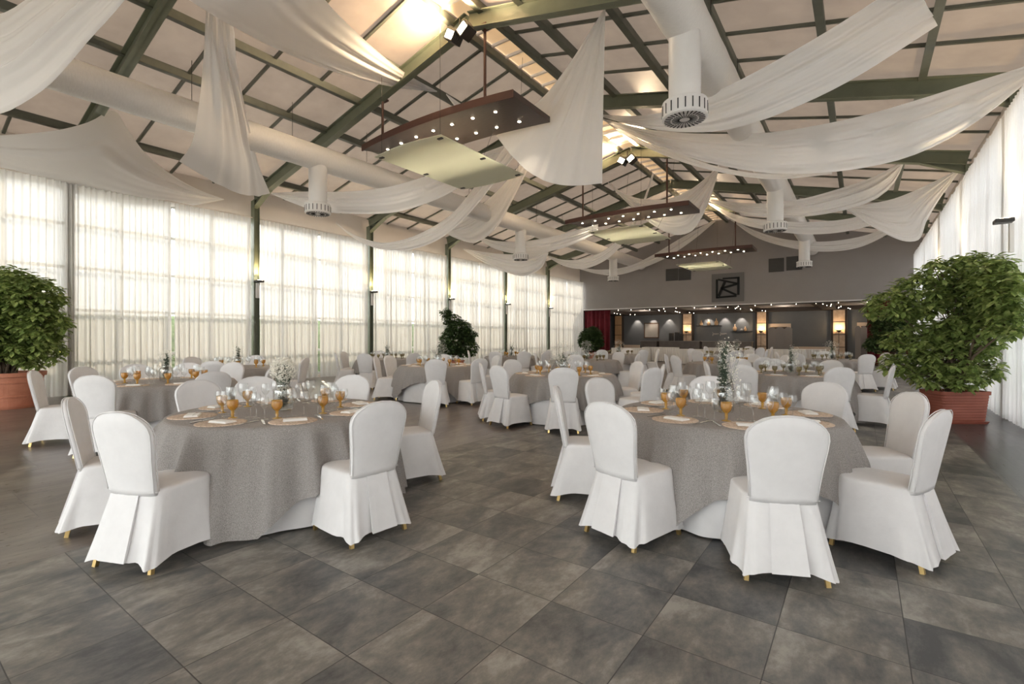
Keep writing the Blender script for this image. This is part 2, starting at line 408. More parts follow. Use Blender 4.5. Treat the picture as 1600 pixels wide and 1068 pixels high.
# purlins
LP = [-6.80, -8.5, -9.9, -11.3, -12.8, -14.3]; RP = [-6.05, -5.1, -3.6, -2.05, -.51, .94]
for side, xs in (('left', LP), ('right', RP)):
    for i, x in enumerate(xs):
        z = roofz(x) - .09; b = MB()
        b.bar((x, Y0, z), (x, Y1, z), .07, .15); b.bar((x - .03, Y0, z - .075), (x - .03, Y1, z - .075), .12, .015)
        tag(b.build('roof_purlin', M_purlin), 'green steel purlin running the length of the %s roof slope, %s below the ridge' % (side, ORD[i]), 'beam', 'purlins under the %s roof slope' % side)
# thin bars up the slope
n = 0
for side, (xa, xb) in (('left', (XL, XRG - .35)), ('right', (XRG + .35, XR))):
    for k, y in enumerate(BAYS + [28.65]):
        for j in (1, 2, 3):
            yy = y + j * 4.25 / 4
            if yy > Y1 - .1: continue
            b = MB(); b.bar((xa, yy, roofz(xa) - .03), (xb, yy, roofz(xb) - .03), .055, .05)
            tag(b.build('roof_glazing_bar', M_purlin), 'thin green bar across the %s roof sheets, %s of three in the %s bay' % (side, ('nearest', 'middle', 'farthest')[j - 1], ORD[k]), 'beam', 'thin bars across the %s roof slope, bay %s' % (side, ORD[k])); n += 1

# portal frames: columns + rafters
def ibeam(mb, p, q, w, h, t=.02):
    p, q = Vector(p), Vector(q); up = Vector((0, 0, 1)); d = (q - p).normalized(); s = d.cross(up); s.normalize(); u = s.cross(d)
    mb.bar(p, q, t * 1.2, h); mb.bar(p + u * (h / 2 - t / 2), q + u * (h / 2 - t / 2), w, t); mb.bar(p - u * (h / 2 - t / 2), q - u * (h / 2 - t / 2), w, t)
for i, y in enumerate(BAYS):
    nm = 'frame %s from the camera' % ORD[i - 1] if i else 'frame nearest the front wall'
    for side, xe in (('left', -15.05), ('right', 2.1)):
        r = empty('roof_rafter', (XRG, y, roofz(XRG) - .3), 0, 'green steel roof rafter sloping down to the %s wall, %s' % (side, nm), 'beam', 'roof rafters of the %s side' % side)
        b = MB(); s = -1 if side == 'left' else 1
        ibeam(b, (0, 0, 0), (xe - XRG, 0, -.24 * abs(xe - XRG)), .17, .32)
        b.build('beam', M_green, r)
        b = MB()   # haunch plate at the eave
        x0, x1 = xe - XRG, xe - XRG - s * .9; z0 = -.24 * abs(x0) - .16; z1 = -.24 * abs(x1) - .16
        for yy in (-.015, .015): b.v.append(Vector((x0, yy, z0 - .22))); b.v.append(Vector((x0, yy, z0))); b.v.append(Vector((x1, yy, z1)))
        b.face(0, 1, 2); b.face(5, 4, 3); b.face(0, 3, 4, 1); b.face(1, 4, 5, 2); b.face(2, 5, 3, 0)
        b.bar((x0, 0, z0 - .22), (x1, 0, z1), .17, .02)
        b.build('haunch', M_green, r)
        c = MB(); X = (-15.0 if y > 4 else -15.14) if side == 'left' else 2.14; top = roofz(X) - .45
        c.box(X - .1, X + .1, y - .085, y - .07, 0, top); c.box(X - .1, X + .1, y + .07, y + .085, 0, top); c.box(X - .01, X + .01, y - .07, y + .07, 0, top)
        c.box(X - .14, X + .14, y - .13, y + .13, 0, .02)
        tag(c.build('steel_column', M_green), 'green steel column at the %s wall, %s' % (side, nm), 'column', 'steel columns of the %s wall' % side)

# side walls: plinth, band over the curtains, glazed bays
def glazed_wall(side, X, s):
    """X inner face; s = +1 if the outside is towards +x"""
    b = MB(); e = roofz(X)
    b.box(*sorted((X, X + s * .2)), Y0, Y1, 5.0 if side == 'left' else 5.2, e + .1)
    b.box(*sorted((X, X + s * .25)), Y0, Y1, 0, .12)
    tag(b.build('wall_' + side, M_band), kind='structure')
glazed_wall('left', XL, -1); glazed_wall('right', XR, 1)
wi = 0
def window(axis, fixed, a0, a1, z0, z1, nx, zs, s):
    global wi; wi += 1
    w = empty('window_%d' % wi); w['kind'] = 'structure'
    f = MB(); g = MB(); t = .05
    def bx(mb, u0, u1, v0, v1, d0, d1):
        if axis == 'x': mb.box(*sorted((fixed + s * d0, fixed + s * d1)), u0, u1, v0, v1)
        else: mb.box(u0, u1, *sorted((fixed + s * d0, fixed + s * d1)), v0, v1)
    for k in range(nx + 1):
        u = a0 + (a1 - a0) * k / nx; bx(f, u - .03, u + .03, z0, z1, .05, .12)
    for z in [z0 + .03] + zs + [z1 - .03]: bx(f, a0, a1, z - .035, z + .035, .05, .12)
    f.build('window_frame', M_frame, w)
    bx(g, a0, a1, z0, z1, .08, .085)
    g.build('window_pane', M_winglass, w)
ys = [Y0] + BAYS[1:] + [Y1]
for i in range(len(ys) - 1):
    window('x', XL, ys[i], ys[i + 1], .12, 5.0, 4, [.95, 2.05, 3.07, 4.1], -1)
    window('x', XR, ys[i], ys[i + 1], .12, 5.2, 4, [.95, 2.05, 3.07, 4.1], 1)
# front wall behind the camera: glazed too
b = MB(); b.box(XL, XR, Y0 - .2, Y0, 4.6, 8.05); b.box(XL, XR, Y0 - .2, Y0, 0, .12)
for x in (XL, -10.9, -6.5, -2.1, XR - .3): b.box(x, x + .3, Y0 - .2, Y0, 0, 4.7)
tag(b.build('wall_front', M_band), kind='structure')
for k in range(4):
    xa = [XL, -10.9, -6.5, -2.1][k] + .3; xb = [-10.9, -6.5, -2.1, XR - .3][k]
    window('y', Y0, xa, xb, .12, 4.6, 4, [2.3], -1)

# outside: paving, hedges that show faintly through the sheers
b = MB(); b.box(-40, 25, -30, 60, -.25, -.13); tag(b.build('outdoor_paving', M_ground), kind='structure')
random.seed(5)
def hedge(X, s, lab):
    Pp = []
    for i in range(98):
        y = -12 + i * .4; row = []
        for j, (dx, z) in enumerate(((-.6, -.12), (-.65, .8), (-.5, 1.6), (-.2, 1.95), (.2, 1.95), (.5, 1.6), (.65, .8), (.6, -.12))):
            k = 0 if j in (0, 7) else .14
            row.append((X + dx + random.uniform(-k, k), y + random.uniform(-k, k), z + random.uniform(-k, k) * .25 + (.12 if z > 1.9 else 0)))
        Pp.append(row)
    m = MB(); m.grid(Pp); o = m.build('garden_hedge', M_hedge, smooth=True)
    tag(o, lab, 'hedge')
hedge(-18.6, -1, 'green hedge outside, faint behind the left sheer curtains')

# ------------------------------------------------------------------ end wall with the bar recess
ZO = 3.22
b = MB()
n_ = 24; xs = [XL - .0 + (XR - XL) * k / n_ for k in range(n_ + 1)]
for y in (Y1, Y1 + .25):
    for x in xs: b.v.append(Vector((x, y, ZO))); b.v.append(Vector((x, y, roofz(x) + .02)))
N2 = 2 * (n_ + 1)
for k in range(n_):
    a = 2 * k; b.face(a, a + 2, a + 3, a + 1); b.face(N2 + a, N2 + a + 1, N2 + a + 3, N2 + a + 2); b.face(a, N2 + a, N2 + a + 2, a + 2)
tag(b.build('wall_end', M_endwall), kind='structure')
b = MB(); b.box(XL, XR, Y1 - .04, Y1 + .27, ZO - .05, ZO); tag(b.build('trim_lip', M_lip), kind='structure')
YB = 37.4
b = MB(); b.box(-18, 3.2, YB, YB + .2, 0, 3.6); tag(b.build('wall_back', M_slate), kind='structure')
b = MB(); b.box(-18.1, -17.9, Y1, YB, 0, 3.6); b.box(-18, XL, Y1, Y1 + .2, 0, 3.6); tag(b.build('wall_bar_left', M_slate), kind='structure')
b = MB(); b.box(3.0, 3.2, Y1, YB, 0, 3.6); b.box(XR, 3.1, Y1, Y1 + .2, 0, 3.6); tag(b.build('wall_bar_right', M_slate), kind='structure')
b = MB(); b.mi = 0; b.box(-18, 3.2, Y1 + .25, YB + .1, 3.35, 3.5)
for x in (-15.2, -10.8, -6.2, -1.6, 2.6): b.box(x - .35, x + .35, Y1 + .25, YB, 3.12, 3.35)
b.box(-18, 3.2, Y1 + .3, Y1 + .9, 3.15, 3.35); b.box(-18, 3.2, YB - .9, YB, 3.12, 3.35)
b.mi = 1
for x in (-13.0, -8.5, -3.9, .5): b.box(x - 1.5, x + 1.5, Y1 + 1.4, YB - 1.4, 3.32, 3.345)
tag(b.build('ceiling_bar', [M_darkceil, M_soffit_panel]), kind='structure')

# starlight spots
random.seed(11)
s = MB(); s.octa((0, 0, 0), .019)
star = s.build('ceiling_spotlight', M_star, loc=(-14.4, 30.0, 3.12))
SG = ('tiny warm starlight spot under the dark ceiling over the bar', 'light', 'starlight spots under the bar ceiling')
tag(star, *SG); KIDS[star.name] = []
spots = []
for x in (-15.2, -10.8, -6.2, -1.6):
    for k in range(9): spots.append((x + .22 * math.sin(k * 1.9) + .12 * k, Y1 + .8 + k * .75, 3.105))
for k in range(16): spots.append((-14 + k * 1.02 + random.uniform(-.2, .2), Y1 + .6 + random.uniform(-.2, .2), 3.13))
for x, y, z in spots:
    c = star.copy(); col.objects.link(c); c.location = (x, y, z)
for x in (-13, -8.5, -3.9, .5):
    for y in (31.2, 34.6): point('starlight_glow', (x, y, 3.0), 16, (1, .84, .68), .3)

# pillars in the recess, with torchiere lamps in front
def wallp(px, py, Y):
    """point seen at a pixel on the plane y = Y"""
    u = (px - 800) / F_PX; d = Y / (FWD.y + RGT.y * u); return pt(px, py, d)
pil = [(966, .55, M_woodp, 'light wood clad pillar beside the red curtain'), (1074, .6, M_stone, 'stone clad pillar between poster and bottle shelves'),
       (1190, .55, M_stone, 'warm lit stone pillar right of the bottle shelves'), (1311, .62, M_stone, 'warm lit stone pillar near the right end of the back wall')]
PX = []
for px, w, m_, lab in pil:
    c = wallp(px, 500, YB - .25); PX.append(c.x)
    b = MB(); b.box(c.x - w / 2, c.x + w / 2, YB - .28, YB - .005, 0, 3.11)
    r = b.build('wall_pillar', m_, label=lab); r['category'] = 'pillar'
    b = MB()
    for z in (.75, 1.55, 2.35): b.box(c.x - w / 2 - .01, c.x + w / 2 + .01, YB - .29, YB - .27, z - .02, z + .02)
    b.box(c.x - w / 2 - .12, c.x - w / 2, YB - .2, YB - .01, 0, 3.11); b.box(c.x + w / 2, c.x + w / 2 + .12, YB - .2, YB - .01, 0, 3.11)
    b.build('dark_trim', M_darkceil, r)
for i, lab in ((1, 'black torchiere before the stone pillar left of the shelves'), (2, 'black torchiere beside the folding screen'), (3, 'black torchiere before the rightmost stone pillar')):
    t = empty('torchiere_lamp', (PX[i], YB - .55, 0), 0, lab, 'lamp')
    b = MB(); b.lathe([(0, 0), (.14, 0), (.14, .02), (.02, .04), (.013, .06), (.013, 1.72), (0, 1.74)], 12); b.build('pole', M_black, t)
    b = MB(); b.lathe([(.03, 1.70), (.10, 1.74), (.17, 1.82), (.16, 1.82), (.09, 1.76), (.02, 1.73)], 16); b.build('bowl', M_black, t)
    b = MB(); b.lathe([(0, 1.80), (.10, 1.80), (0, 1.805)], 12); b.build('bulb', M_lamp, t)
    point('torchiere_light', (PX[i], YB - .55, 1.95), 9 if i > 1 else 4, (1, .62, .3), .08)

# downlights washing the slate wall
for px in (993, 1018, 1043, 1105, 1131, 1157):
    c = wallp(px, 492, YB - .45)
    t = empty('ceiling_downlight', (c.x, YB - .45, 3.10), 0, '%s downlight from the left washing the slate wall above the bar' % ORD[(993, 1018, 1043, 1105, 1131, 1157).index(px)], 'light', 'downlights over the bar')
    b = MB(); b.lathe([(.03, .02), (.06, .02), (.06, -.02), (.045, -.02), (.03, .01)], 12); b.build('housing', M_black, t)
    b = MB(); b.lathe([(0, 0), (.04, 0), (0, .004)], 12); b.build('bulb', M_star, t)
    point('downlight_beam', (c.x, YB - .30, 3.0), 26, (1, .85, .72), .03, math.radians(75), (0, .25, -1), .5)

# poster, shelves, vessels, lettering
c = wallp(1018, 516, YB)
t = empty('wall_poster', (c.x, YB - .03, c.z), 0, 'square framed poster of handwritten notes on the slate wall', 'picture')
b = MB(); b.box(-.54, .54, 0, .025, -.54, .54); b.build('poster_sheet', M_poster, t)
b = MB()
for a in ((-.60, -.53, -.60, .60), (.53, .60, -.60, .60), (-.60, .60, -.60, -.53), (-.60, .60, .53, .60)): b.box(a[0], a[1], -.02, .02, a[2], a[3])
b.build('picture_frame', mat('dark_wood_frame', (.08, .04, .02), .5), t)
def shelf(px0, px1, py, lab):
    a, c = wallp(px0, py, YB), wallp(px1, py, YB); b = MB(); b.box(a.x, c.x, YB - .28, YB - .002, a.z - .03, a.z)
    r = b.build('wall_shelf', M_black, label=lab); r['category'] = 'shelf'; return a.x, c.x, a.z
def vessel(x, z, h, m_, lab):
    b = MB(); b.lathe([(0, 0), (.09 * h / .45, 0), (.13 * h / .45, .12 * h / .45), (.10 * h / .45, .25 * h / .45), (.035, .33 * h / .45), (.03, h), (0, h)], 14)
    tag(b.build('ceramic_bottle', m_, smooth=True, loc=(x, YB - .14, z)), lab, 'bottle')
M_ves = noise_col(mat('amber_ceramic', rough=.4), 8, [(.3, (.30, .15, .06)), (.7, (.62, .45, .28))])
x0, x1, z = shelf(1089, 1128, 508.5, 'black wall shelf carrying three upright bottles')
vessel(x0 + .35, z, .40, M_ves, 'slim bottle at the left end of the upper shelf')
vessel((x0 + x1) / 2, z, .42, M_ves, 'slim bottle in the middle of the upper shelf')
vessel(x1 - .35, z, .50, M_ves, 'tallest pale bottle at the right end of the upper shelf')
x0, x1, z = shelf(1143, 1176, 517, 'black wall shelf set lower right, with one bowl between bottles')
vessel(x0 + .25, z, .48, M_ves, 'tan bottle at the left end of the lower shelf')
vessel(x1 - .45, z, .32, M_ves, 'short tan bottle at the right of the lower shelf')
b = MB(); b.lathe([(0, 0), (.06, 0), (.12, .06), (.09, .14), (.02, .15), (0, .15)], 14)
tag(b.build('small_bowl', mat('grey_ceramic', (.3, .3, .3), .4), smooth=True, loc=((x0 + x1) / 2, YB - .14, z)), 'small grey lidded bowl on the lower shelf', 'bowl')
a = wallp(1113, 522, YB); c2 = wallp(1135, 522, YB); b = MB()
for w0, w1 in ((0, .44), (.54, 1.0)):
    pts = []
    for k in range(40):
        s_ = k / 39; x = a.x + (c2.x - a.x) * (w0 + (w1 - w0) * s_)
        pts.append((x + .04 * math.sin(s_ * 28), YB - .02, a.z + (.13 if s_ < .18 else .05) * math.sin(s_ * 28 + 1.2) + .02))
    b.tube(pts, .012, 5)
tag(b.build('wall_lettering', mat('pale_metal_script', (.45, .42, .38), .4)), 'two words of small pale script lettering on the slate wall', 'sign')

# bar counters, screens, doors
def counter(px0, px1, Y, zt, lab, black=False):
    a, c = wallp(px0, 540, Y), wallp(px1, 540, Y)
    t = empty('bar_counter', ((a.x + c.x) / 2, Y + .3, 0), 0, lab, 'counter'); w = (c.x - a.x) / 2
    b = MB(); b.box(-w, w, -.3, .3, 0, zt - .05)
    for k in range(1, 4): b.box(-w + w * k / 2 - .015, -w + w * k / 2 + .015, -.315, -.3, .1, zt - .1)
    b.build('counter_front', M_bar, t)
    b = MB(); b.box(-w - .04, w + .04, -.36, .34, zt - .05, zt); b.build('counter_top', M_screen, t, bevel=.008)
counter(1001, 1026, 34.6, 1.12, 'short grey bar counter section at the left end')
counter(1030, 1093, 34.6, 1.12, 'long grey bar counter under the stone pillar')
counter(1097, 1174, 34.6, 1.10, 'long grey bar counter under the bottle shelves')
for px, h, lab in ((1049, .55, 'dark appliance standing left on the bar counter'), (1058, .60, 'dark appliance standing at the middle of the bar'), (1064, .50, 'dark appliance standing beside the pillar lamp')):
    a = wallp(px, 540, 34.9); b = MB(); b.box(-.13, .13, -.15, .15, 0, h); b.box(-.1, .1, -.17, -.15, .1, h - .1)
    o = b.build('bar_appliance', M_black, loc=(a.x, 34.9, 1.12), bevel=.02); tag(o, lab, 'appliance')
def screen(px0, px1, Y, zt, n_, lab):
    a, c = wallp(px0, 540, Y), wallp(px1, 540, Y); t = empty('folding_screen', ((a.x + c.x) / 2, Y, 0), 0, lab, 'screen')
    w = (c.x - a.x) / n_
    for k in range(n_):
        xa = -(c.x - a.x) / 2 + k * w; ya, yb = (0, .25) if k % 2 else (.25, 0)
        q = MB(); pts = []
        for j in range(9):
            s_ = j / 8; pts.append((xa + w * s_, ya + (yb - ya) * s_, zt - .12 + .12 * math.sin(PI * s_)))
        bb = len(q.v)
        for x, y, z in pts:
            q.v += [Vector((x, y, 0)), Vector((x, y, z)), Vector((x, y + .03, 0)), Vector((x, y + .03, z))]
        for j in range(8):
            i0 = bb + 4 * j; q.face(i0, i0 + 4, i0 + 5, i0 + 1); q.face(i0 + 2, i0 + 3, i0 + 7, i0 + 6); q.face(i0 + 1, i0 + 5, i0 + 7, i0 + 3)
        q.face(bb, bb + 1, bb + 3, bb + 2); q.face(bb + 32, bb + 34, bb + 35, bb + 33)
        q.build('screen_panel', M_screen, t)
screen(1199, 1238, 33.2, 2.0, 3, 'grey folding screen with arched panels left of the slate wall')
screen(1336, 1364, 32.0, 2.0, 3, 'grey folding screen beside the right red curtain')
for k, (px0, px1, Yd) in enumerate(((1200, 1236, YB), (1339, 1366, YB))):
    a, c = wallp(px0, 520, Yd), wallp(px1, 520, Yd); t = empty('door_%d' % (k + 1), ((a.x + c.x) / 2, Yd - .03, 0)); t['kind'] = 'structure'; w = (c.x - a.x) / 2
    b = MB(); b.box(-w, -w + .22, -.06, .02, 0, 2.3); b.box(w - .22, w, -.06, .02, 0, 2.3); b.box(-w + .22, w - .22, -.06, .02, 2.08, 2.3); b.build('door_frame', M_doorf, t)
    b = MB(); b.box(-w + .22, w - .22, -.02, .02, 0, 2.08); b.build('door_leaf', M_darkceil, t)
a, c = wallp(1240, 545, YB), wallp(1306, 545, YB)
b = MB(); b.box(-16.2, wallp(1000, 545, YB).x, YB - .03, YB, 0, .75); b.box(a.x, c.x, YB - .03, YB, 0, .75); tag(b.build('trim_dado', M_doorf), kind='structure')

# red curtains
def pleated(name, mat_, x0, y0, x1, y1, z0, z1, amp, per, seed=0, parent=None, flare=1.15, rows=7, top_tight=.7):
    random.seed(seed); L = math.hypot(x1 - x0, y1 - y0); n_ = max(12, int(L / per * 9)); dx, dy = (x1 - x0) / L, (y1 - y0) / L
    nx, ny = -dy, dx; ph = [random.uniform(.75, 1.3) for _ in range(int(L / per) + 4)]; Pg = []
    acc = [0]
    for i in range(n_): acc.append(acc[-1] + (1 / n_) * (L / per) * 2 * PI * (.8 + .4 * mnoise.noise(Vector((i * .05, seed, 0)))))
    for i in range(n_ + 1):
        s_ = i / n_ * L; col_ = []
        A = amp * (.6 + .8 * abs(mnoise.noise(Vector((i * .11, seed + 3.3, 0)))) * 2)
        for j in range(rows):
            t = j / (rows - 1); z = z1 + (z0 - z1) * t
            o = A * (top_tight + (flare - top_tight) * t) * math.sin(acc[i]) + .02 * mnoise.noise(Vector((s_ * 3, z * .8, seed)))
            sh = .03 * math.sin(acc[i] * .5) * t
            col_.append((x0 + dx * (s_ + sh) + nx * o, y0 + dy * (s_ + sh) + ny * o, z))
        Pg.append(col_)
    b = MB(); b.grid(Pg); return b.build(name, mat_, parent, smooth=True)
tag(pleated('red_curtain', M_red, -15.2, 29.5, -13.3, 29.5, 0, 3.15, .09, .26, 2), 'deep red velvet curtain at the left end of the bar opening', 'curtain')
tag(pleated('red_curtain', M_red, .25, 29.5, 1.25, 29.5, 0, 3.15, .09, .22, 4), 'deep red velvet curtain at the right of the bar opening', 'curtain')
tag(pleated('red_curtain', M_red, 1.75, 29.6, 2.25, 29.6, 0, 3.15, .08, .22, 6), 'narrow red curtain in the far right corner behind the trees', 'curtain')

# framed logo, vents
lc = wallp(1137, 449, Y1)
t = empty('wall_emblem', (lc.x, Y1 - .03, lc.z), 0, 'square grey emblem with a black barred letter R on the end wall', 'sign')
s_ = .84
b = MB(); b.box(-s_, s_, -.02, .029, -s_ * .95, s_ * .95); b.build('backing_panel', mat('emblem_grey', (.15, .142, .135), .8), t, label='grey backing panel')
b = MB()
def stroke(p, q, w):
    f = lambda a: ((a[0] - 700) / 380 * s_, -.05, -(a[1] - 590) / 370 * s_ * .97)
    b.bar(f(p), f(q), .05, w, up=(0, 0, 1)) if abs(p[0] - q[0]) > abs(p[1] - q[1]) else b.bar(f(p), f(q), w, .05, up=(0, 1, 0))
stroke((450, 370), (450, 850), .10); stroke((430, 835), (910, 815), .10); stroke((955, 340), (955, 790), .11); stroke((590, 360), (975, 360), .09)
stroke((480, 375), (940, 510), .10); stroke((650, 420), (490, 800), .13); stroke((540, 610), (940, 510), .11); stroke((570, 610), (910, 790), .11)
b.build('letter_strokes', mat('emblem_black', (.012, .014, .014), .9), t, label='black crossing strokes forming an R')
for px, py, lab in ((1050, 429, 'dark square vent grille left of centre, outer one'), (1070, 428, 'dark square vent grille left of centre, nearer the emblem'),
                    (1213, 414, 'dark square vent grille right of the emblem, inner one'), (1241, 411, 'dark square vent grille right of the emblem, behind the duct outlet')):
    c = wallp(px, py, Y1); w = .36; b = MB(); b.box(-w, w, -.02, .0, -w, w)
    for k in range(9): b.box(-w, w, -.035, -.02, -w + k * .08 + .01, -w + k * .08 + .05)
    tag(b.build('vent_grille', mat('vent_dark', (.06, .055, .05), .6), loc=(c.x, Y1 - .005, c.z)), lab, 'vent')

# ------------------------------------------------------------------ curtains of the glazed walls
for side, X, ztop, m_ in (('left', -14.98, 5.0, M_sheer), ('right', 2.0, 5.2, M_sheer_r)):
    for i in range(len(ys) - 1):
        a0, a1 = ys[i] + (.13 if ys[i] > 4 else 0), ys[i + 1] - (.13 if ys[i + 1] > 4 else 0); mid = (a0 + a1) / 2
        if side == 'right': a0 -= .1; a1 += .1
        for h, (p, q) in enumerate(((a0, mid - .04), (mid + .04, a1))):
            o = pleated('sheer_curtain', m_, X, p, X, q, .03, ztop, .05, .10, i * 7 + h + (50 if side == 'right' else 0))
            tag(o, 'floor-length sheer %s curtain on the %s wall, %s half of the %s bay' % ('cream' if side == 'left' else 'white', side, ('near', 'far')[h], ORD[i]), 'curtain', 'sheer curtains of the %s wall' % side)
        b = MB(); b.tube([(X + (-.02 if side == 'left' else .02), a0 - .05, ztop + .02), (X + (-.02 if side == 'left' else .02), a1 + .05, ztop + .02)], .018, 8)
        tag(b.build('curtain_rod', M_band), 'curtain rod along the %s wall above the %s bay' % (side, ORD[i]), 'rod', 'curtain rods')

# wall uplights on the columns
def uplight(x, y, z, s, lab):
    t = empty('wall_uplight', (x, y, z), 0, lab, 'lamp')
    b = MB(); b.box(0 if s > 0 else -.22, .22 if s > 0 else 0, -.11, .11, -.03, .03); b.build('lamp_shade', M_black, t, bevel=.01)
    b = MB(); b.box(*sorted((0, s * .05)), -.05, .05, -.5, -.05); b.build('cable_box', M_duct_white, t)
    b = MB(); b.box(*sorted((s * .05, s * .17)), -.07, .07, .031, .036); b.build('bulb', M_lamp, t)
    point('uplight_glow', (x + s * .13, y, z + .12), 28, (1, .74, .4), .04, math.radians(120), (-s * .2, 0, 1), .7)
for i, y in enumerate(BAYS[3:]):
    uplight(-14.89, y, 3.08, 1, 'small black uplight with warm glow on left wall column, %s from the camera' % ORD[i])
for i, y in enumerate((10.7, 15.4, 20.0)):
    uplight(1.93, y, 3.22, -1, 'small black uplight before the right sheer curtains, %s from the camera' % ORD[i])

# ------------------------------------------------------------------ ducts
for side, X in (('left', -10.9), ('right', -2.0)):
    t = empty('ventilation_duct', (X, 0, 5.82), 0, 'large white fabric duct running under the %s roof slope' % side, 'duct')
    b = MB(); pts = []; rs = []
    y = Y0 + .3; k = 0
    while y < Y1 - .05:
        pts.append((0, y, 0)); rs.append(.30 + (.006 if k % 2 else 0)); y += .35; k += 1
    b.tube(pts, rs, 24); b.build('duct_sleeve', M_duct, t, smooth=True)
    for yy in (6.9, 15.7, 24.5):
        b = MB(); b.lathe([(.215, -.1), (.215, -1.16), (.21, -1.17), (0, -1.17)], 24); p = b.build('drop_pipe', M_duct_white, t, smooth=True, loc=(0, yy, 0))
        b = MB(); b.lathe([(.22, -1.12), (.30, -1.15), (.305, -1.17), (.305, -1.37), (.28, -1.385), (0, -1.385)], 32); d = b.build('diffuser', M_duct_white, p)
        b = MB()
        for k in range(20):
            a = 2 * PI * k / 20; Mx = Matrix.Rotation(a, 4, 'Z'); b.box(.303, .309, -.008, .008, -1.34, -1.20, Mx)
        for k in range(28):
            a = 2 * PI * k / 28; Mx = Matrix.Rotation(a, 4, 'Z')
            b.box(.19, .27, -.008, .008, -1.390, -1.384, Mx); b.box(.07, .17, -.004, .004, -1.390, -1.384, Mx)
        b.build('slots', M_dark, p, label='black air slots around the outlet')
    for k, yy in enumerate([2 + 2.12 * q for q in range(12)]):
        b = MB(); b.tube([(0, yy, .3), (0, yy, roofz(X) - 5.82 - .03)], .006, 5); b.build('hanger_wire', M_black, t)

# ------------------------------------------------------------------ hanging light boards
def arcpt(s_, off):   # s 0..1 along X from left to right, off = across (0 near edge, 1 far edge)
    x = -2.27 + 4.54 * s_
    bow = -.20 * (1 - (2 * s_ - 1) ** 2)
    return x, bow + off
def light_board(X, Y, z, zg, lab, labg, grp):
    t = empty('light_board', (X, Y, z), 0, lab, 'chandelier', grp)
    near = [arcpt(k / 24, 0) for k in range(25)]; far = [(x * .99, y + 1.35 - .35 * (1 - (x / 2.3) ** 2) * 0) for x, y in near]
    far[0] = (far[0][0] + .25, far[0][1] - .9); far[1] = (far[1][0] + .05, far[1][1] - .45)
    poly = near + far[::-1]
    b = MB(); N = len(near)
    for zz in (0, .12):
        for q in near + far: b.v.append(Vector((q[0], q[1], zz)))
    T = 2 * N
    for k in range(N - 1):
        b.face(k, N + k, N + k + 1, k + 1); b.face(T + k, T + k + 1, T + N + k + 1, T + N + k)
        b.face(k, k + 1, T + k + 1, T + k); b.face(N + k, T + N + k, T + N + k + 1, N + k + 1)
    b.face(0, T, T + N, N); b.face(N - 1, 2 * N - 1, T + 2 * N - 1, T + N - 1)
    b.build('curved_board', M_brown, t)
    b = MB()
    for k in range(N - 1): b.bar((near[k][0], near[k][1] - .015, .05), (near[k + 1][0], near[k + 1][1] - .015, .05), .03, .15)
    b.build('edge_band', M_rod, t)
    for xr in (-1.55, 1.55):
        x, y = xr, 0.02; b = MB(); top = roofz(X + xr) - .42 - z
        b.tube([(x, y, .12), (x, y, top)], .03, 10); b.box(x - .1, x + .1, y - .1, y + .1, top - .02, top + .02)
        b.build('hanging_rod', M_rod, t)
    for row, off in ((0, .40), (1, 1.03)):
        for k in range(7):
            s_ = .12 + .122 * k + (.03 if row else 0); x, y = arcpt(s_, off)
            b = MB(); b.lathe([(.0, -.010), (.022, -.010), (.032, -.004), (.032, 0.002), (0, .002)], 12, (x, y, 0)); b.build('downlight', M_lamp, t)
            if True: point('board_downlight', (X + x, Y + y, z - .04), 7, (1, .82, .62), .03, math.radians(100), (0, 0, -1), .5)
    # frosted glass panel below, hung on wires
    g = empty('hanging_glass_sheet', (X, Y, zg), 0, labg, 'panel', 'frosted glass panels under the light boards')
    w, l = 1.0, 2.85; y0 = -.65; pol = []
    for k in range(9): s_ = k / 8; pol.append((-w + 2 * w * s_, y0 - .10 * math.sin(PI * s_)))
    for k in range(9): s_ = k / 8; pol.append((w - 2 * w * s_, y0 + l + .10 * math.sin(PI * s_)))
    b = MB(); b.prism(pol, 0, .012); b.build('frosted_sheet', M_frost, g)
    for sx in (-1, 1):
        for q in (.1, l / 2, l - .1):
            x, y = sx * (w - .12), y0 + q; b = MB(); b.box(x - .06, x + .06, y - .03, y + .03, -.02, 0); b.build('fitting', M_black, g)
            b = MB(); hz = (z - zg) if -.2 < y < .8 else roofz(X + x) - zg - .1
            b.tube([(x, y, .012), (x + (.35 if q > 1 else 0), y + (-.3 if q > 2 else 0), hz)], .004, 5); b.build('wire', M_black, g)
light_board(-7.6, 7.45, 5.95, 5.31, 'large curved brown light board nearest the camera, with two rows of spots', 'pale green frosted glass panel under the nearest light board', 'curved brown light boards')
light_board(-6.75, 15.95, 5.66, 5.05, 'middle curved brown light board with two rows of spots', 'pale green frosted glass panel under the middle light board', 'curved brown light boards')
light_board(-6.3, 24.4, 5.5, 4.9, 'farthest curved brown light board near the end wall', 'pale frosted glass panel before the end wall', 'curved brown light boards')

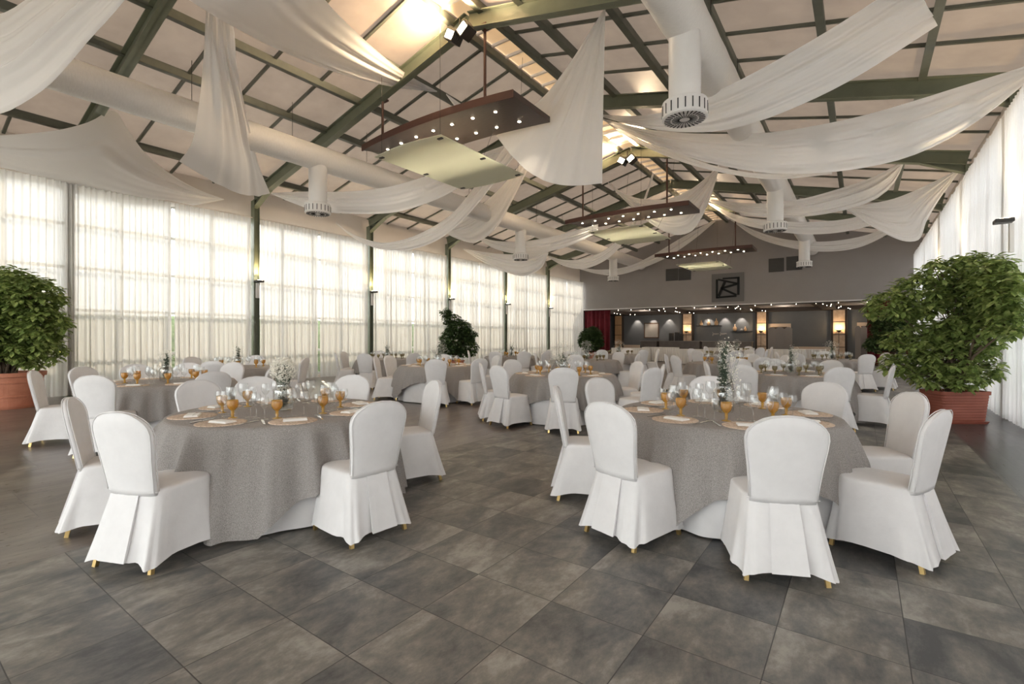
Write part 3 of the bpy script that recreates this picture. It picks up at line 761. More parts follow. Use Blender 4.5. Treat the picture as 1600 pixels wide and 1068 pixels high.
# floodlights at the apexes
for i, y in enumerate((7.2, 15.7, 24.2)):
    z = roofz(XRG) - .62
    t = empty('apex_floodlight', (XRG - .05, y, z), 0, 'black floodlight hanging at the ridge, %s from the camera' % ORD[i], 'lamp')
    b = MB(); b.tube([(0, 0, .1), (0, 0, .3)], .02, 8); b.box(-.18, .18, -.02, .02, .08, .12); b.build('bracket', M_black, t)
    for sx, nm in ((-1, 'left'), (1, 'right')):
        Mx = Matrix.Translation((sx * .17, 0, -.02)) @ Matrix.Rotation(sx * -.6, 4, 'Y')
        b = MB(); b.box(-.13, .13, -.13, .13, -.10, .12, Mx)
        for k in range(5): b.box(-.14, .14, -.10 + k * .045, -.085 + k * .045, -.02, .16, Mx)
        b.build('housing', M_black, t, bevel=.01)
        b = MB(); b.box(-.10, .10, -.134, -.131, -.07, .08, Mx); b.build('lens', M_flood, t)
        point('flood_glow', (XRG + sx * .25, y - .3, z + .02), 170, (1, .74, .46), .1, math.radians(150), (sx * .6, -.35, .45), .8)

# ------------------------------------------------------------------ ceiling drapes
def catmull(pts, n_):
    pts = [Vector(p) for p in pts]; L = [0]
    for a, c in zip(pts, pts[1:]): L.append(L[-1] + (c - a).length)
    out = []
    for i in range(n_ + 1):
        s_ = L[-1] * i / n_; k = 0
        while k < len(L) - 2 and L[k + 1] < s_: k += 1
        t = (s_ - L[k]) / max(L[k + 1] - L[k], 1e-9)
        p1, p2 = pts[k], pts[k + 1]; l1 = max(L[k + 1] - L[k], 1e-9)
        m1 = (pts[k + 1] - pts[k - 1]) * (l1 / max(L[k + 1] - L[k - 1], 1e-9)) if k > 0 else p2 - p1
        m2 = (pts[k + 2] - pts[k]) * (l1 / max(L[k + 2] - L[k], 1e-9)) if k + 2 < len(pts) else p2 - p1
        out.append(p1 * (2*t**3 - 3*t*t + 1) + m1 * (t**3 - 2*t*t + t) + p2 * (-2*t**3 + 3*t*t) + m2 * (t**3 - t*t))
    return out
def full(pts):
    """fill in missing distances linearly by pixel length"""
    L = [0]
    for a, c in zip(pts, pts[1:]): L.append(L[-1] + math.hypot(c[0] - a[0], c[1] - a[1]))
    known = [(L[i], p[2]) for i, p in enumerate(pts) if len(p) > 2]; out = []
    for i, p in enumerate(pts):
        if len(p) > 2: out.append(p); continue
        for (a, da), (c, dc) in zip(known, known[1:]):
            if a <= L[i] <= c: out.append((p[0], p[1], da + (dc - da) * (L[i] - a) / (c - a))); break
    return out
def drape(label, A, B, folds=7, amp=.05, belly=.12, endsag=0, lo=0.12, hi=.55, startf=1, endf=1):
    nu, nv = 48, 44
    A3 = catmull([pt(*p) for p in full(A)], nu); B3 = catmull([pt(*p) for p in full(B)], nu)
    seed = len(label) * 1.7; Pg = []
    for i in range(nu + 1):
        t = i / nu; a, c = A3[i], B3[i]; w = (c - a).length
        tan = (A3[min(i + 1, nu)] + B3[min(i + 1, nu)] - A3[max(i - 1, 0)] - B3[max(i - 1, 0)])
        nrm = (c - a).cross(tan)
        if nrm.length < 1e-9: nrm = Vector((0, 0, 1))
        nrm.normalize()
        if nrm.z > 0: nrm = -nrm
        near_end = max(startf * math.exp(-(t / .5) ** 2), endf * math.exp(-((1 - t) / .5) ** 2)); row = []
        for j in range(nv + 1):
            v = j / nv
            p = a.lerp(c, v)
            f = 0
            for q in range(3):
                f += math.sin(2 * PI * (folds * (.5 + .32 * q)) * v + seed + q * 2.1 + 1.4 * mnoise.noise(Vector((t * 1.6 + q * 5, seed, v * .8)))) / (1 + .5 * q)
            A_ = min(amp * 1.7, w * .09) * (.10 + .9 * near_end) * math.sin(PI * v) ** .35 * .6
            p = p + nrm * (belly * w * math.sin(PI * v) + A_ * f)
            if endsag: p.z -= endsag * math.sin(PI * v) * t ** 3
            C0 = Vector((0, 0, CAM_H))
            for _ in range(60):
                if p.z < roofz(p.x) - .17: break
                p = C0 + (p - C0) * .99
            row.append(p)
        Pg.append(row)
    b = MB(); b.grid(Pg); o = b.build('ceiling_drape', M_drape, smooth=True)
    return tag(o, label, 'drape', 'white fabric drapes under the roof')

drape('white drape in the top left corner of the view, sweeping up out of frame', [(-420,100,8),(-200,55),(0,22),(60,-15),(150,-75),(290,-190,6)], [(-420,110,8),(-250,160),(-60,185),(0,178),(30,165),(80,130),(140,62),(195,0),(240,-70),(290,-188,6)], 8, .07)
drape('white triangular drape at far left, peaked at a purlin above the curtains', [(-150,213,9.2),(-60,213),(20,210),(90,203),(140,190),(177,172,10.2),(200,203,10.8),(228,240,11.6),(270,274,12.6),(310,296),(350,311,13.9)], [(-150,216,9.2),(-60,243),(0,266),(80,292),(150,310),(220,321),(290,322),(350,312,13.9)], 7, .05, .10, startf=.5)
drape('tall narrow white drape at left falling straight and flaring at its foot', [(326,-20,8),(322,18,8.1),(318,90,8.3),(310,170,8.6),(300,222,8.8),(280,252,9.2)], [(350,-20,8),(365,42,8.2),(370,100,8.7),(390,200,10.2),(405,260,11.8),(422,302,13.5)], 7, .09, .05, .12, endf=0)
drape('widest white drape at the top, tapering down right to a purlin', [(440,-120,6.5),(500,-12,7.5),(530,24,8.2),(590,80,9.8),(640,118,11),(683,142,12)], [(180,-75,6),(295,0,6.6),(365,42,7.5),(440,80,8.6),(540,118,10),(620,137,11.2),(683,144,12)], 6, .05, .08, startf=.2)
drape('small white drape tail behind the nearest light board', [(697,146,12),(725,165,12.3),(780,195,13)], [(697,148,12),(712,168,12.3),(755,212,13)], 3, .03)
drape('large white drape hanging from its peak like a cone beside the nearest light board', [(945,12,8.6),(920,52,9.3),(885,106,10),(850,150,10.6),(805,188,11.1),(775,212,11.3)], [(946,12,8.6),(944,100,9.3),(942,200,10),(941,286,10.5)], 11, .14, .12, .48, endf=0)
drape('white swag passing behind the nearest left duct outlet', [(424,301,13.5),(480,299,13),(540,299,12.8),(600,293,12.8),(650,280,13),(700,262,13.4),(740,245,13.7),(800,222,14.3)], [(424,303,13.5),(460,318,13.2),(500,330,12.9),(560,334,12.8),(620,331,12.9),(680,312,13.2),(735,283,13.7),(770,258),(800,226,14.3)], 5, .04)
drape('long ropey white swag crossing before the left curtains', [(525,347,17),(545,362),(570,373),(600,379),(640,371),(680,352),(710,330),(735,300),(765,262),(800,215),(845,168,13)], [(525,349,17),(550,370),(580,385),(610,391),(640,390),(680,377),(715,352),(745,320),(775,282),(810,235),(845,172,13)], 6, .05, .15)
drape('white drape widening downward beside the ropey swag, below the glass panel', [(862,172,13.5),(817,250),(775,300),(730,337),(695,361,19)], [(862,178,13.5),(826,262),(797,320),(780,350),(760,370),(740,379),(717,374),(695,364,19)], 6, .06, .12)
drape('white scallop drape behind the middle left duct outlet', [(724,388,22.5),(760,394),(800,397),(857,392,20)], [(724,390,22.5),(760,412),(790,425),(820,431),(845,419),(857,396,20)], 6, .06)
drape('white swag above the scallop drape, rising right to the middle light board', [(745,369,21.5),(775,376),(810,377),(850,372),(890,362),(935,350,18)], [(745,371,21.5),(770,387),(805,396),(850,394),(890,384),(935,363,18)], 5, .05)
drape('short white swag climbing behind the middle glass panel', [(857,400,24),(885,406),(920,402),(950,387),(975,365),(1000,325),(1020,268,17)], [(857,402,24),(880,415),(910,420),(940,410),(965,390),(990,355),(1008,315),(1022,272,17)], 5, .05)
drape('long thin white swag rising to the ridge in front of the end wall', [(905,418,28.5),(940,421),(980,416),(1020,398),(1060,374),(1118,342,26.2)], [(905,420,28.5),(930,427),(962,430),(1000,420),(1040,403),(1080,377),(1118,346,26.2)], 5, .05)
drape('white drape behind the middle light board, pulled up at its right corner', [(950,284,18.9),(970,299),(1000,310),(1040,311),(1075,298),(1100,280),(1123,257,16)], [(950,286,18.9),(975,312),(1005,340),(1035,360),(1060,367),(1082,360),(1105,322),(1117,287),(1124,261,16)], 7, .07, .10)
drape('white swag from the ridge to the right slope, behind the middle right outlet', [(1105,311,22.5),(1150,316,18.4),(1200,317,15.1),(1250,311,14.2),(1300,298,13.7),(1360,278),(1412,252,12.6)], [(1105,313,22.5),(1150,331,18.4),(1200,339,15.1),(1260,338,14.2),(1320,328,13.6),(1370,310),(1398,285),(1412,256,12.6)], 6, .05)
drape('thin white swag just below the one behind the middle right outlet', [(1105,315,23.2),(1150,335,20.5),(1210,345,17.6),(1280,346,16.7),(1340,338,16),(1440,300,14.5)], [(1105,317,23.2),(1150,346,20.5),(1210,361,17.6),(1270,366,16.7),(1330,360,16),(1385,342,15.3),(1440,303,14.5)], 5, .04)
drape('lowest white swag across the end wall on the right', [(1142,342,26),(1180,360,24.3),(1230,374,22.5),(1290,377,21.5),(1350,368,20.8),(1398,349,19.5)], [(1142,344,26),(1180,370,24.3),(1230,386,22.5),(1285,393,21.5),(1340,387,20.8),(1385,367,20),(1400,353,19.5)], 5, .05)
drape('white triangular drape at right, peaked near the right wall', [(1320,324,15),(1360,318),(1400,309),(1450,288),(1500,263,12)], [(1320,326,15),(1350,346),(1385,366),(1415,377),(1436,374),(1448,345),(1472,305),(1501,266,12)], 9, .06, .10)
drape('long broad white drape reaching from the ridge to the right edge of the view', [(942,185,14.9),(1000,200,13),(1060,207,11.6),(1130,209,10.5),(1200,207,9.7),(1280,195,9.0),(1350,180),(1420,160,8.2),(1500,135),(1600,104,7.3),(1640,90,7.0)], [(942,188,14.9),(990,212,13.2),(1050,237,11.7),(1120,257,10.6),(1200,270,9.7),(1280,270,9.0),(1350,262),(1420,245,8.2),(1490,213),(1560,165),(1640,96,7.0)], 6, .06, .08)
drape('upper broad white drape rising to the top right beyond the nearest outlet', [(942,179,14.6),(990,181,12),(1040,174,9.8),(1090,155,8.7),(1150,128,7.8),(1230,85,7.3),(1310,38,7.0),(1380,-8,6.7),(1420,-40,6.4)], [(942,183,14.6),(990,196,12),(1050,205,9.6),(1120,205,8.4),(1190,188,7.7),(1260,160,7.4),(1330,125,7.2),(1400,82,7.0),(1465,40,6.9)], 7, .08, .07, endf=.5)
drape('narrow white drape strip seen under the long broad drape', [(955,193,15.2),(1010,222,13.6),(1060,240,12.3),(1130,262,11.2),(1210,272,10.5),(1300,262,10.2)], [(950,194,15.2),(1000,225,13.8),(1060,251,12.3),(1130,270,11.2),(1210,280,10.5),(1300,272,10.2)], 4, .04)

# ------------------------------------------------------------------ chairs
def superring(cx, cy, hw, ht, z, n_=28, e=2.6, bend=0.0, lean=0.0):
    R = []
    for k in range(n_):
        a = 2 * PI * k / n_; ca, sa = math.cos(a), math.sin(a)
        x = hw * math.copysign(abs(ca) ** (2 / e), ca); y = ht * math.copysign(abs(sa) ** (2 / e), sa)
        R.append((cx + x, cy + y - bend * (1 - (x / .22) ** 2), z))
    return R
def make_chair(variant=0):
    t = empty('banquet_chair')
    rng = random.Random(variant)
    # back cover
    rings = []
    for z, w in ((.44, .180), (.48, .182), (.53, .186), (.60, .193), (.68, .204), (.75, .215), (.80, .221), (.835, .220), (.865, .209), (.893, .188), (.917, .160), (.936, .126), (.948, .085), (.9545, .04)):
        yb = -.208 - (z - .44) * .19
        th = .026 if z < .9 else .026 - (z - .9) * .30
        rings.append(superring(0, yb, w, th, z, 32, 3.2, .020))
    b = MB(); b.loft(rings); b.build('backrest_cover', M_white_cloth, t, smooth=True)
    b = MB()   # piping seam round the back edge
    prof = [(.181, .46), (.188, .55), (.199, .65), (.215, .76), (.2205, .82), (.213, .86), (.192, .89), (.164, .914), (.128, .935), (.08, .950), (0, .957)]
    for sy in (-1, 1):
        pts = []
        pr = [(w, z) for w, z in prof] + [(-w, z) for w, z in reversed(prof[:-1])]
        for w, z in pr:
            yb = -.208 - (z - .44) * .19 + sy * .016 - .020 * (1 - (w / .22) ** 2); pts.append((w * .985, yb, z))
        b.tube(pts, .003, 5)
    b.build('piping', M_white_cloth, t, smooth=True)
    # seat and skirt as one draped cover
    def ring(z, t_, n_=72):
        R = []
        for k in range(n_):
            a = 2 * PI * k / n_; ca, sa = math.cos(a), math.sin(a); e = 5.5 if sa < 0 else 3.6
            hx = (.212 if sa > 0 else .205) + .055 * t_; x = hx * math.copysign(abs(ca) ** (2 / e), ca)
            hy = .215 if sa > 0 else .238; y = hy * math.copysign(abs(sa) ** (2 / e), sa)
            y += (.030 * t_ if sa > 0 else -.095 * t_) * min(1, abs(y) / .2)
            corner = (abs(ca * sa) * 2) ** 2
            wav = (.010 * math.sin(6 * a + variant) + .008 * math.sin(11 * a + 2 * variant) + .004 * math.sin(19 * a + variant)) * t_ ** 1.3
            k2 = 1 + wav / .22 + .05 * corner * t_
            zz = z + .032 * (1 - corner) * t_ ** 4
            R.append((x * k2, y * k2, zz))
        return R
    b = MB(); rg = [ring(.045 + .405 * (1 - s_), s_) for s_ in (1, .85, .7, .55, .4, .25, .12, 0)]
    top = [(.462, .988), (.470, .965), (.476, .92), (.482, .75), (.486, .4), (.488, .12)]
    base = ring(.45, 0)
    for z, k in top: rg.append([(x * k, y * k, z) for x, y, _ in base])
    b.loft(rg, cap0=False); b.build('seat_skirt', M_white_cloth, t, smooth=True)
    b = MB()   # box pleat hanging flat behind
    rows = []
    for i in range(9):
        s_ = i / 8; z = .455 - s_ * .375; yb = -.240 - .098 * s_ - .004
        w = .078 + .020 * s_; rows.append([(-w + .012, yb + .02, z), (-w, yb - .004 - .010 * s_, z), (-w * .5, yb - .006 - .008 * s_, z), (0, yb - .006 - .006 * s_, z), (w * .5, yb - .006 - .008 * s_, z), (w, yb - .004 - .010 * s_, z), (w - .012, yb + .02, z)])
    b.grid(rows); b.build('back_pleat', M_white_cloth, t, smooth=False)
    b = MB(); b.tube([(-.195, -.225, .462), (-.15, -.240, .462), (.15, -.240, .462), (.195, -.225, .462)], .004, 5); b.build('waist_seam', M_white_cloth, t, smooth=True)
    for sx in (-1, 1):
        for yy, y0 in ((.18, .205), (-.235, -.285)):
            b = MB(); b.bar((sx * .192, yy, .25), (sx * .214, y0, .0), .024, .024, up=(0, 1, 0)); b.build('leg', M_gold, t)
    return reg(t)
protos = [make_chair(0), make_chair(1), make_chair(2)]

TABLES = {
 'L1': ((-4.11, 2.27), 'the front left table'),
 'R1': ((-.95, 4.40), 'the front right table'),
 'L2': ((-8.15, 2.75), 'the second left table'),
 'L3': ((-10.75, 4.95), 'the third left table'),
 'C': ((-4.2, 7.35), 'the centre table'),
 'ML': ((-7.8, 7.95), 'the table near the tree'),
 'R2': ((-1.0, 9.76), 'the second right table'),
 'ML2': ((-11.3, 9.4), 'the table left of the tree'),
 'F1': ((-9.4, 13.0), 'the table right of the tree'),
 'FC': ((-6.2, 12.15), 'the table past the centre one'),
 'FR': ((-2.73, 12.8), 'the third right table'),
 'FRR': ((-.67, 16.5), 'the far right table'),
 'G1': ((-7.3, 16.9), 'the far middle table'),
 'G2': ((-4.5, 23.4), 'the farthest table'),
 'G3': ((-4.0, 18.2), 'the fourth right table'),
}
CH = {'L1': [-68, -115, -3, 65, 120, 162, -175], 'R1': [-64, -109, -154, -19, 26, 62, 108, 163], 'L2': [-117, -153, -48, 2, 50, 120, 149, 178],
      'L3': [-42, -165, 140, 35], 'C': [-60, -106, -138, 165, 50, -14, 18], 'ML': [-48, -142, -170, 130, -8, 60], 'R2': [-112, -58, -5, 68, 108, 135, -160],
      'ML2': [-65, -120, -155, 150, -10, 40], 'F1': [-75, -38, -5, -140, 60], 'FC': [-75, 10, 75, 140, -150], 'FR': [-130, -172, -75, -45, 75, 30], 'FRR': [-55, 30, -8, -122, -160, 100],
      'G1': [-90, -30, 30, 100], 'G2': [-100, -40, 20, 170, 80], 'G3': [-110, -60, 0, 60, 150]}
SECT = ['near side', 'near right side', 'right side', 'far right side', 'far side', 'far left side', 'left side', 'near left side']
def sectors(key, phis):
    (X, Y), _ = TABLES[key]; tc_ = math.degrees(math.atan2(-Y, -X)); used = {}; out = []
    for ph in phis:
        rel = (ph - tc_) % 360; k = round(rel / 45) % 8
        order = sorted(range(8), key=lambda q: min(abs(rel - q * 45), 360 - abs(rel - q * 45)))
        for k in order:
            if k not in used: break
        used[k] = 1; out.append(SECT[k])
    return out
first = [True] * 3; rngc = random.Random(3); nch = 0
for key, phis in CH.items():
    (X, Y), tn = TABLES[key]; secs = sectors(key, phis)
    for ph, sct in zip(phis, secs):
        v = nch % 3; o = protos[v] if first[v] else copy_tree(protos[v]); first[v] = False; nch += 1
        a = math.radians(ph); rr = 1.10 + rngc.uniform(-.01, .03)
        if key == 'C' and ph in (-14, 18): rr = 1.5 if ph == -14 else 1.35
        o.location = (X + rr * math.cos(a), Y + rr * math.sin(a), 0); o.rotation_euler = (0, 0, a + PI / 2 + math.radians(rngc.uniform(-2, 2)))
        back = ', seen from behind' if sct.startswith('near') and sct != 'near left side' else ''
        tag(o, 'white covered chair at the %s of %s' % (sct, tn), 'chair', 'white covered chairs at ' + tn)

# ------------------------------------------------------------------ tables and cloths
RT, ZT = .86, .75
def cloth_grey(th0, a=1.20, seed=0):
    rng = random.Random(seed); n_ = 200; Pg = []
    ph = [rng.uniform(0, 6.28) for _ in range(4)]
    for i in range(n_ + 1):
        th = 2 * PI * i / n_; c = max(abs(math.cos(th - th0)), abs(math.sin(th - th0)))
        ext = a / c; crn = max(0, (1 / c - 1) / .414); L = min(ext - RT, .715); row = []
        for r in (0.02, .3, .6, RT - .03): row.append((r * math.cos(th), r * math.sin(th), .010))
        row.append((RT * math.cos(th), RT * math.sin(th), .006)); row.append(((RT + .012) * math.cos(th), (RT + .012) * math.sin(th), -.01))
        for j in range(1, 15):
            t = j / 14; f = math.sin(13 * th + ph[0] + 1.6 * math.sin(2 * th + ph[1])); f = (1 - abs(f) ** .8 * 2) * .6 + math.sin(27 * th + ph[2]) * .25
            r = RT + .022 + t * L * .055 + .11 * (.5 + .75 * f) * (t ** .6) * min(1, L / .30) + .05 * crn * t + .035 * min(t * 2, 1)
            row.append((r * math.cos(th), r * math.sin(th), -.012 - L * t * .985))
        Pg.append(row)
    b = MB(); b.grid(Pg); return b
def cloth_white(seed=0):
    rng = random.Random(seed); n_ = 180; Pg = []; p1, p2 = rng.uniform(0, 6), rng.uniform(0, 6)
    for i in range(n_ + 1):
        th = 2 * PI * i / n_; row = [(0.02 * math.cos(th), .02 * math.sin(th), .002), (RT * math.cos(th), RT * math.sin(th), .001)]
        for j in range(1, 10):
            t = j / 9; f = math.sin(13 * th + p1 + math.sin(3 * th)) + .4 * math.sin(23 * th + p2)
            r = RT + .002 + t * .022 + .018 * f * t; row.append((r * math.cos(th), r * math.sin(th), -.735 * t))
        Pg.append(row)
    b = MB(); b.grid(Pg); return b
whites = [cloth_white(s) for s in range(2)]
THC = {'L1': (-47, 1.28), 'R1': (-12, 1.20), 'C': (-27, 1.18), 'ML': (-20, 1.16), 'L2': (-60, 1.25), 'L3': (-50, 1.25), 'ML2': (-55, 1.22)}
wme = [None, None]
for i, (key, ((X, Y), tn)) in enumerate(TABLES.items()):
    t = empty('banquet_table', (X, Y, 0), 0, 'round banquet table with white floor-length skirt, %s' % tn, 'table', 'round banquet tables')
    b = MB(); b.lathe([(0, .72), (RT - .01, .72), (RT - .01, .745), (0, .745)], 40); b.build('tabletop', M_stone, t)
    b = MB(); b.lathe([(0, 0), (.3, 0), (.3, .03), (.05, .06), (.05, .72), (0, .72)], 16); b.build('pedestal', M_black, t)
    b = cloth_white(i); b.build('white_skirt', M_white_cloth, t, smooth=True, loc=(0, 0, ZT))
    th, a = THC.get(key, (-30 + i * 17, 1.17)); b = cloth_grey(math.radians(th + 45), a, i)
    # square cloth: its corner falls at angle th
    o = b.build('grey_tablecloth', M_grey, None, smooth=True, loc=(X, Y, ZT))
    tag(o, 'square grey linen cloth draped over %s' % tn, 'tablecloth', 'grey tablecloths')

# ------------------------------------------------------------------ tableware
def mk(name, prof, m_, n_=20): 
    b = MB(); b.lathe(prof, n_); o = b.build(name, m_, smooth=True); KIDS[o.name] = []; return o
GOB = [(0, 0), (.036, 0), (.037, .003), (.012, .010), (.009, .016), (.014, .024), (.010, .034), (.014, .044), (.010, .056), (.022, .066), (.036, .084), (.042, .104), (.043, .125), (.041, .142), (.0395, .142), (.041, .122), (.039, .104), (.033, .087), (.015, .072), (0, .070)]
def wg(h, r): 
    s_ = h * .45
    return [(0, 0), (r * .85, .001), (r * .85, .003), (.006, .008), (.004, .02), (.004, s_), (r * .45, s_ + .012), (r * .85, s_ + .035), (r, s_ + .06), (r * .96, h * .85), (r * .82, h)]
proto_g = {'amber': None, 'olive': None}
P_amber = mk('amber_goblet', GOB, M_amber); P_olive = mk('olive_goblet', GOB, M_greenglass)
P_w = [mk('wine_glass', wg(.225, .044), M_glass), mk('wine_glass', wg(.20, .038), M_glass), mk('wine_glass', wg(.175, .033), M_glass)]
def mk_mat():
    b = MB(); n_ = 36; Pg = []
    for i in range(n_ + 1):
        th = 2 * PI * i / n_; k = 1 + .018 * math.sin(18 * th)
        Pg.append([(r * k * math.cos(th), r * k * math.sin(th), z) for r, z in ((.005, .004), (.08, .004), (.165, .005), (.172, .002), (.172, 0))])
    b.grid(Pg); o = b.build('woven_placemat', M_raffia, smooth=True); KIDS[o.name] = []; return o
P_mat = mk_mat()
def mk_nap():
    b = MB(); b.box(-.085, .085, -.05, .05, 0, .006); b.box(-.083, .083, -.047, .045, .006, .011); b.box(-.08, .08, -.045, .01, .011, .015)
    o = b.build('folded_napkin', M_napkin, bevel=.002); KIDS[o.name] = []; return o
P_nap = mk_nap()
def mk_fork():
    b = MB(); b.bar((0, -.10, .003), (0, .03, .003), .010, .003); b.bar((0, .03, .003), (0, .055, .003), .024, .003)
    for k in (-.009, -.003, .003, .009): b.bar((k, .055, .003), (k, .10, .005), .003, .002)
    o = b.build('fork', M_steel); KIDS[o.name] = []; return o
def mk_knife():
    b = MB(); b.bar((0, -.11, .004), (0, -.01, .004), .014, .006); b.prism([(-.008, -.01), (.010, -.01), (.010, .08), (.002, .115), (-.008, .10)], .002, .005)
    o = b.build('table_knife', M_steel); KIDS[o.name] = []; return o
P_fork, P_knife = mk_fork(), mk_knife()
_used = set()
def put(proto, loc, rz, label, cat, group):
    if proto.name not in _used: o = proto; _used.add(proto.name)
    else: o = proto.copy(); col.objects.link(o)
    o.location = loc; o.rotation_euler = (0, 0, rz); o.scale = (1, 1, 1); tag(o, label, cat, group); return o
LEVEL = {'L1': 3, 'R1': 3, 'L2': 2, 'C': 2, 'R2': 2, 'ML': 2, 'L3': 1, 'ML2': 1, 'F1': 1, 'FC': 1, 'FR': 1, 'FRR': 1, 'G1': 0, 'G2': 0, 'G3': 0}
OFFS = {'L1': -68, 'R1': -64, 'L2': -50, 'C': -60, 'ML': -48, 'R2': -58}
rng = random.Random(8)
for key, ((X, Y), tn) in TABLES.items():
    lv = LEVEL[key]; ph0 = OFFS.get(key, -60); phis = [ph0 + 45 * k for k in range(8)]; secs = sectors(key, phis); zt = ZT + .0105
    for ph, sct in zip(phis, secs):
        a = math.radians(ph); ca, sa = math.cos(a), math.sin(a)
        def at(r, dt, z=zt): 
            q = a + dt; return (X + r * math.cos(q), Y + r * math.sin(q), z)
        where = 'at the %s of %s' % (sct, tn)
        if lv >= 2:
            put(P_mat, at(.665, 0), 0, 'round woven raffia placemat ' + where, 'placemat', 'woven placemats on ' + tn)
            put(P_nap, at(.665, 0.02, zt + .0055), a + PI / 2 + rng.uniform(-.15, .15), 'white napkin on the placemat ' + where, 'napkin', 'napkins on ' + tn)
        if lv >= 3:
            put(P_fork, at(.66, .31), a + PI / 2, 'steel fork beside the placemat ' + where, 'fork', 'forks on ' + tn)
            put(P_knife, at(.66, -.31), a + PI / 2, 'steel table knife beside the placemat ' + where, 'knife', 'knives on ' + tn)
        am = key in ('L1', 'L2', 'L3', 'R1', 'ML', 'FR', 'F1', 'C')
        put(P_amber if am else P_olive, at(.47, -.20), rng.uniform(0, 3), '%s cut-glass goblet ' % ('amber' if am else 'olive') + where, 'goblet', 'coloured goblets on ' + tn)
        if lv >= 1:
            put(P_w[0], at(.40, .05), 0, 'tallest clear wine glass ' + where, 'wine glass', 'large wine glasses on ' + tn)
            put(P_w[1], at(.45, .24), 0, 'narrower clear wine glass ' + where, 'wine glass', 'mid wine glasses on ' + tn)
        if lv >= 3:
            put(P_w[2], at(.51, .42), 0, 'smallest clear wine glass ' + where, 'wine glass', 'small wine glasses on ' + tn)

# jars with eucalyptus and baby's breath
def jar(X, Y, key, euc_h, bloom, spread, seed, tn):
    rg = random.Random(seed); z0 = ZT + .0105
    b = MB(); b.lathe([(0, .004), (.075, .004), (.082, .015), (.083, .16), (.078, .185), (.058, .205), (.056, .235), (.060, .24), (.054, .24), (.052, .208), (.074, .185), (.079, .16), (.078, .02), (0, .012)], 28)
    tag(b.build('glass_jar', M_jar, smooth=True, loc=(X, Y, z0)), 'clear glass jar holding the flowers on ' + tn, 'vase', 'glass flower jars')
    t = empty('flower_bouquet', (X, Y, z0 + .02), 0, '%s bouquet in the jar on %s' % ('tall eucalyptus' if euc_h > .4 else 'baby breath', tn), 'flowers', 'table bouquets')
    for k in range(8 if euc_h > .5 else 5):
        lean = rg.uniform(.0, spread * .5); an = rg.uniform(0, 6.28); h = euc_h * rg.uniform(.72, 1.0) if k else euc_h; pts = []
        for i in range(14):
            s_ = i / 13; pts.append(Vector((lean * math.cos(an) * s_ ** 1.5 + .01 * math.sin(s_ * 5 + k), lean * math.sin(an) * s_ ** 1.5, h * s_)))
        b = MB(); b.tube(pts, .0022, 5)
        for i in range(1, 14):
            for q in range(6):
                aa = rg.uniform(0, 6.28); r = rg.uniform(.018, .028) * (1.15 - .5 * i / 13); c = pts[i] + Vector((0, 0, rg.uniform(-.012, .012)))
                dr = Vector((math.cos(aa), math.sin(aa), rg.uniform(-.1, .7))).normalized(); sd = dr.cross(Vector((0, 0, 1))).normalized()
                bb = len(b.v); b.v += [c, c + dr * r + sd * r * .75, c + dr * r * 2.0, c + dr * r - sd * r * .75]; b.face(bb, bb + 1, bb + 2, bb + 3)
        b.build('eucalyptus_sprig', M_euc, t)
    b = MB(); st = MB(); N = int(bloom)
    for k in range(N):
        an = rg.uniform(0, 6.28); r = spread * math.sqrt(rg.random()); zc = rg.uniform(.22, min(euc_h, .40) + .05) if euc_h < .4 else rg.uniform(.1, euc_h + .03)
        off = .05 if euc_h > .4 else 0
        c = Vector((r * math.cos(an) + off, r * math.sin(an), zc + .03 * math.sin(3 * an)))
        if euc_h < .4:   # a loose cloud above the jar, thinning downward
            v = Vector((rg.gauss(0, 1), rg.gauss(0, 1), rg.gauss(0, 1))).normalized() * rg.uniform(.35, 1) ** .6 * (spread + .018)
            v.z *= 1.05; lump = 1 + .22 * math.sin(4 * math.atan2(v.y, v.x) + 3 * v.z / .1)
            c = Vector((v.x * lump - .01, v.y * lump, .335 + v.z)) if k % 4 else Vector((v.x * .45, v.y * .45, rg.uniform(.10, .26)))
        b.octa(c, rg.uniform(.004, .0075))
        if k % 6 == 0: st.tube([(0.02 * math.cos(an), .02 * math.sin(an), .12), c], .0008, 3, False)
    tag(b.build('baby_breath', M_bloom, t), kind='stuff'); tag(st.build('stems', M_euc, t), kind='stuff')
jar(*TABLES['L1'][0], 'L1', .38, 2600, .085, 1, TABLES['L1'][1])
jar(*TABLES['R1'][0], 'R1', .56, 260, .09, 2, TABLES['R1'][1])
jar(*TABLES['R2'][0], 'R2', .42, 200, .07, 3, TABLES['R2'][1])
jar(*TABLES['L2'][0], 'L2', .36, 250, .08, 4, TABLES['L2'][1])
jar(*TABLES['L3'][0], 'L3', .40, 200, .12, 5, TABLES['L3'][1])
jar(*TABLES['C'][0], 'C', .34, 600, .22, 6, TABLES['C'][1])
jar(*TABLES['ML'][0], 'ML', .34, 600, .20, 7, TABLES['ML'][1])
for k, q in enumerate(('ML2', 'F1', 'FC', 'FR', 'FRR', 'G1', 'G2', 'G3')):
    jar(*TABLES[q][0], q, .36, 420, .17, 10 + k, TABLES[q][1])

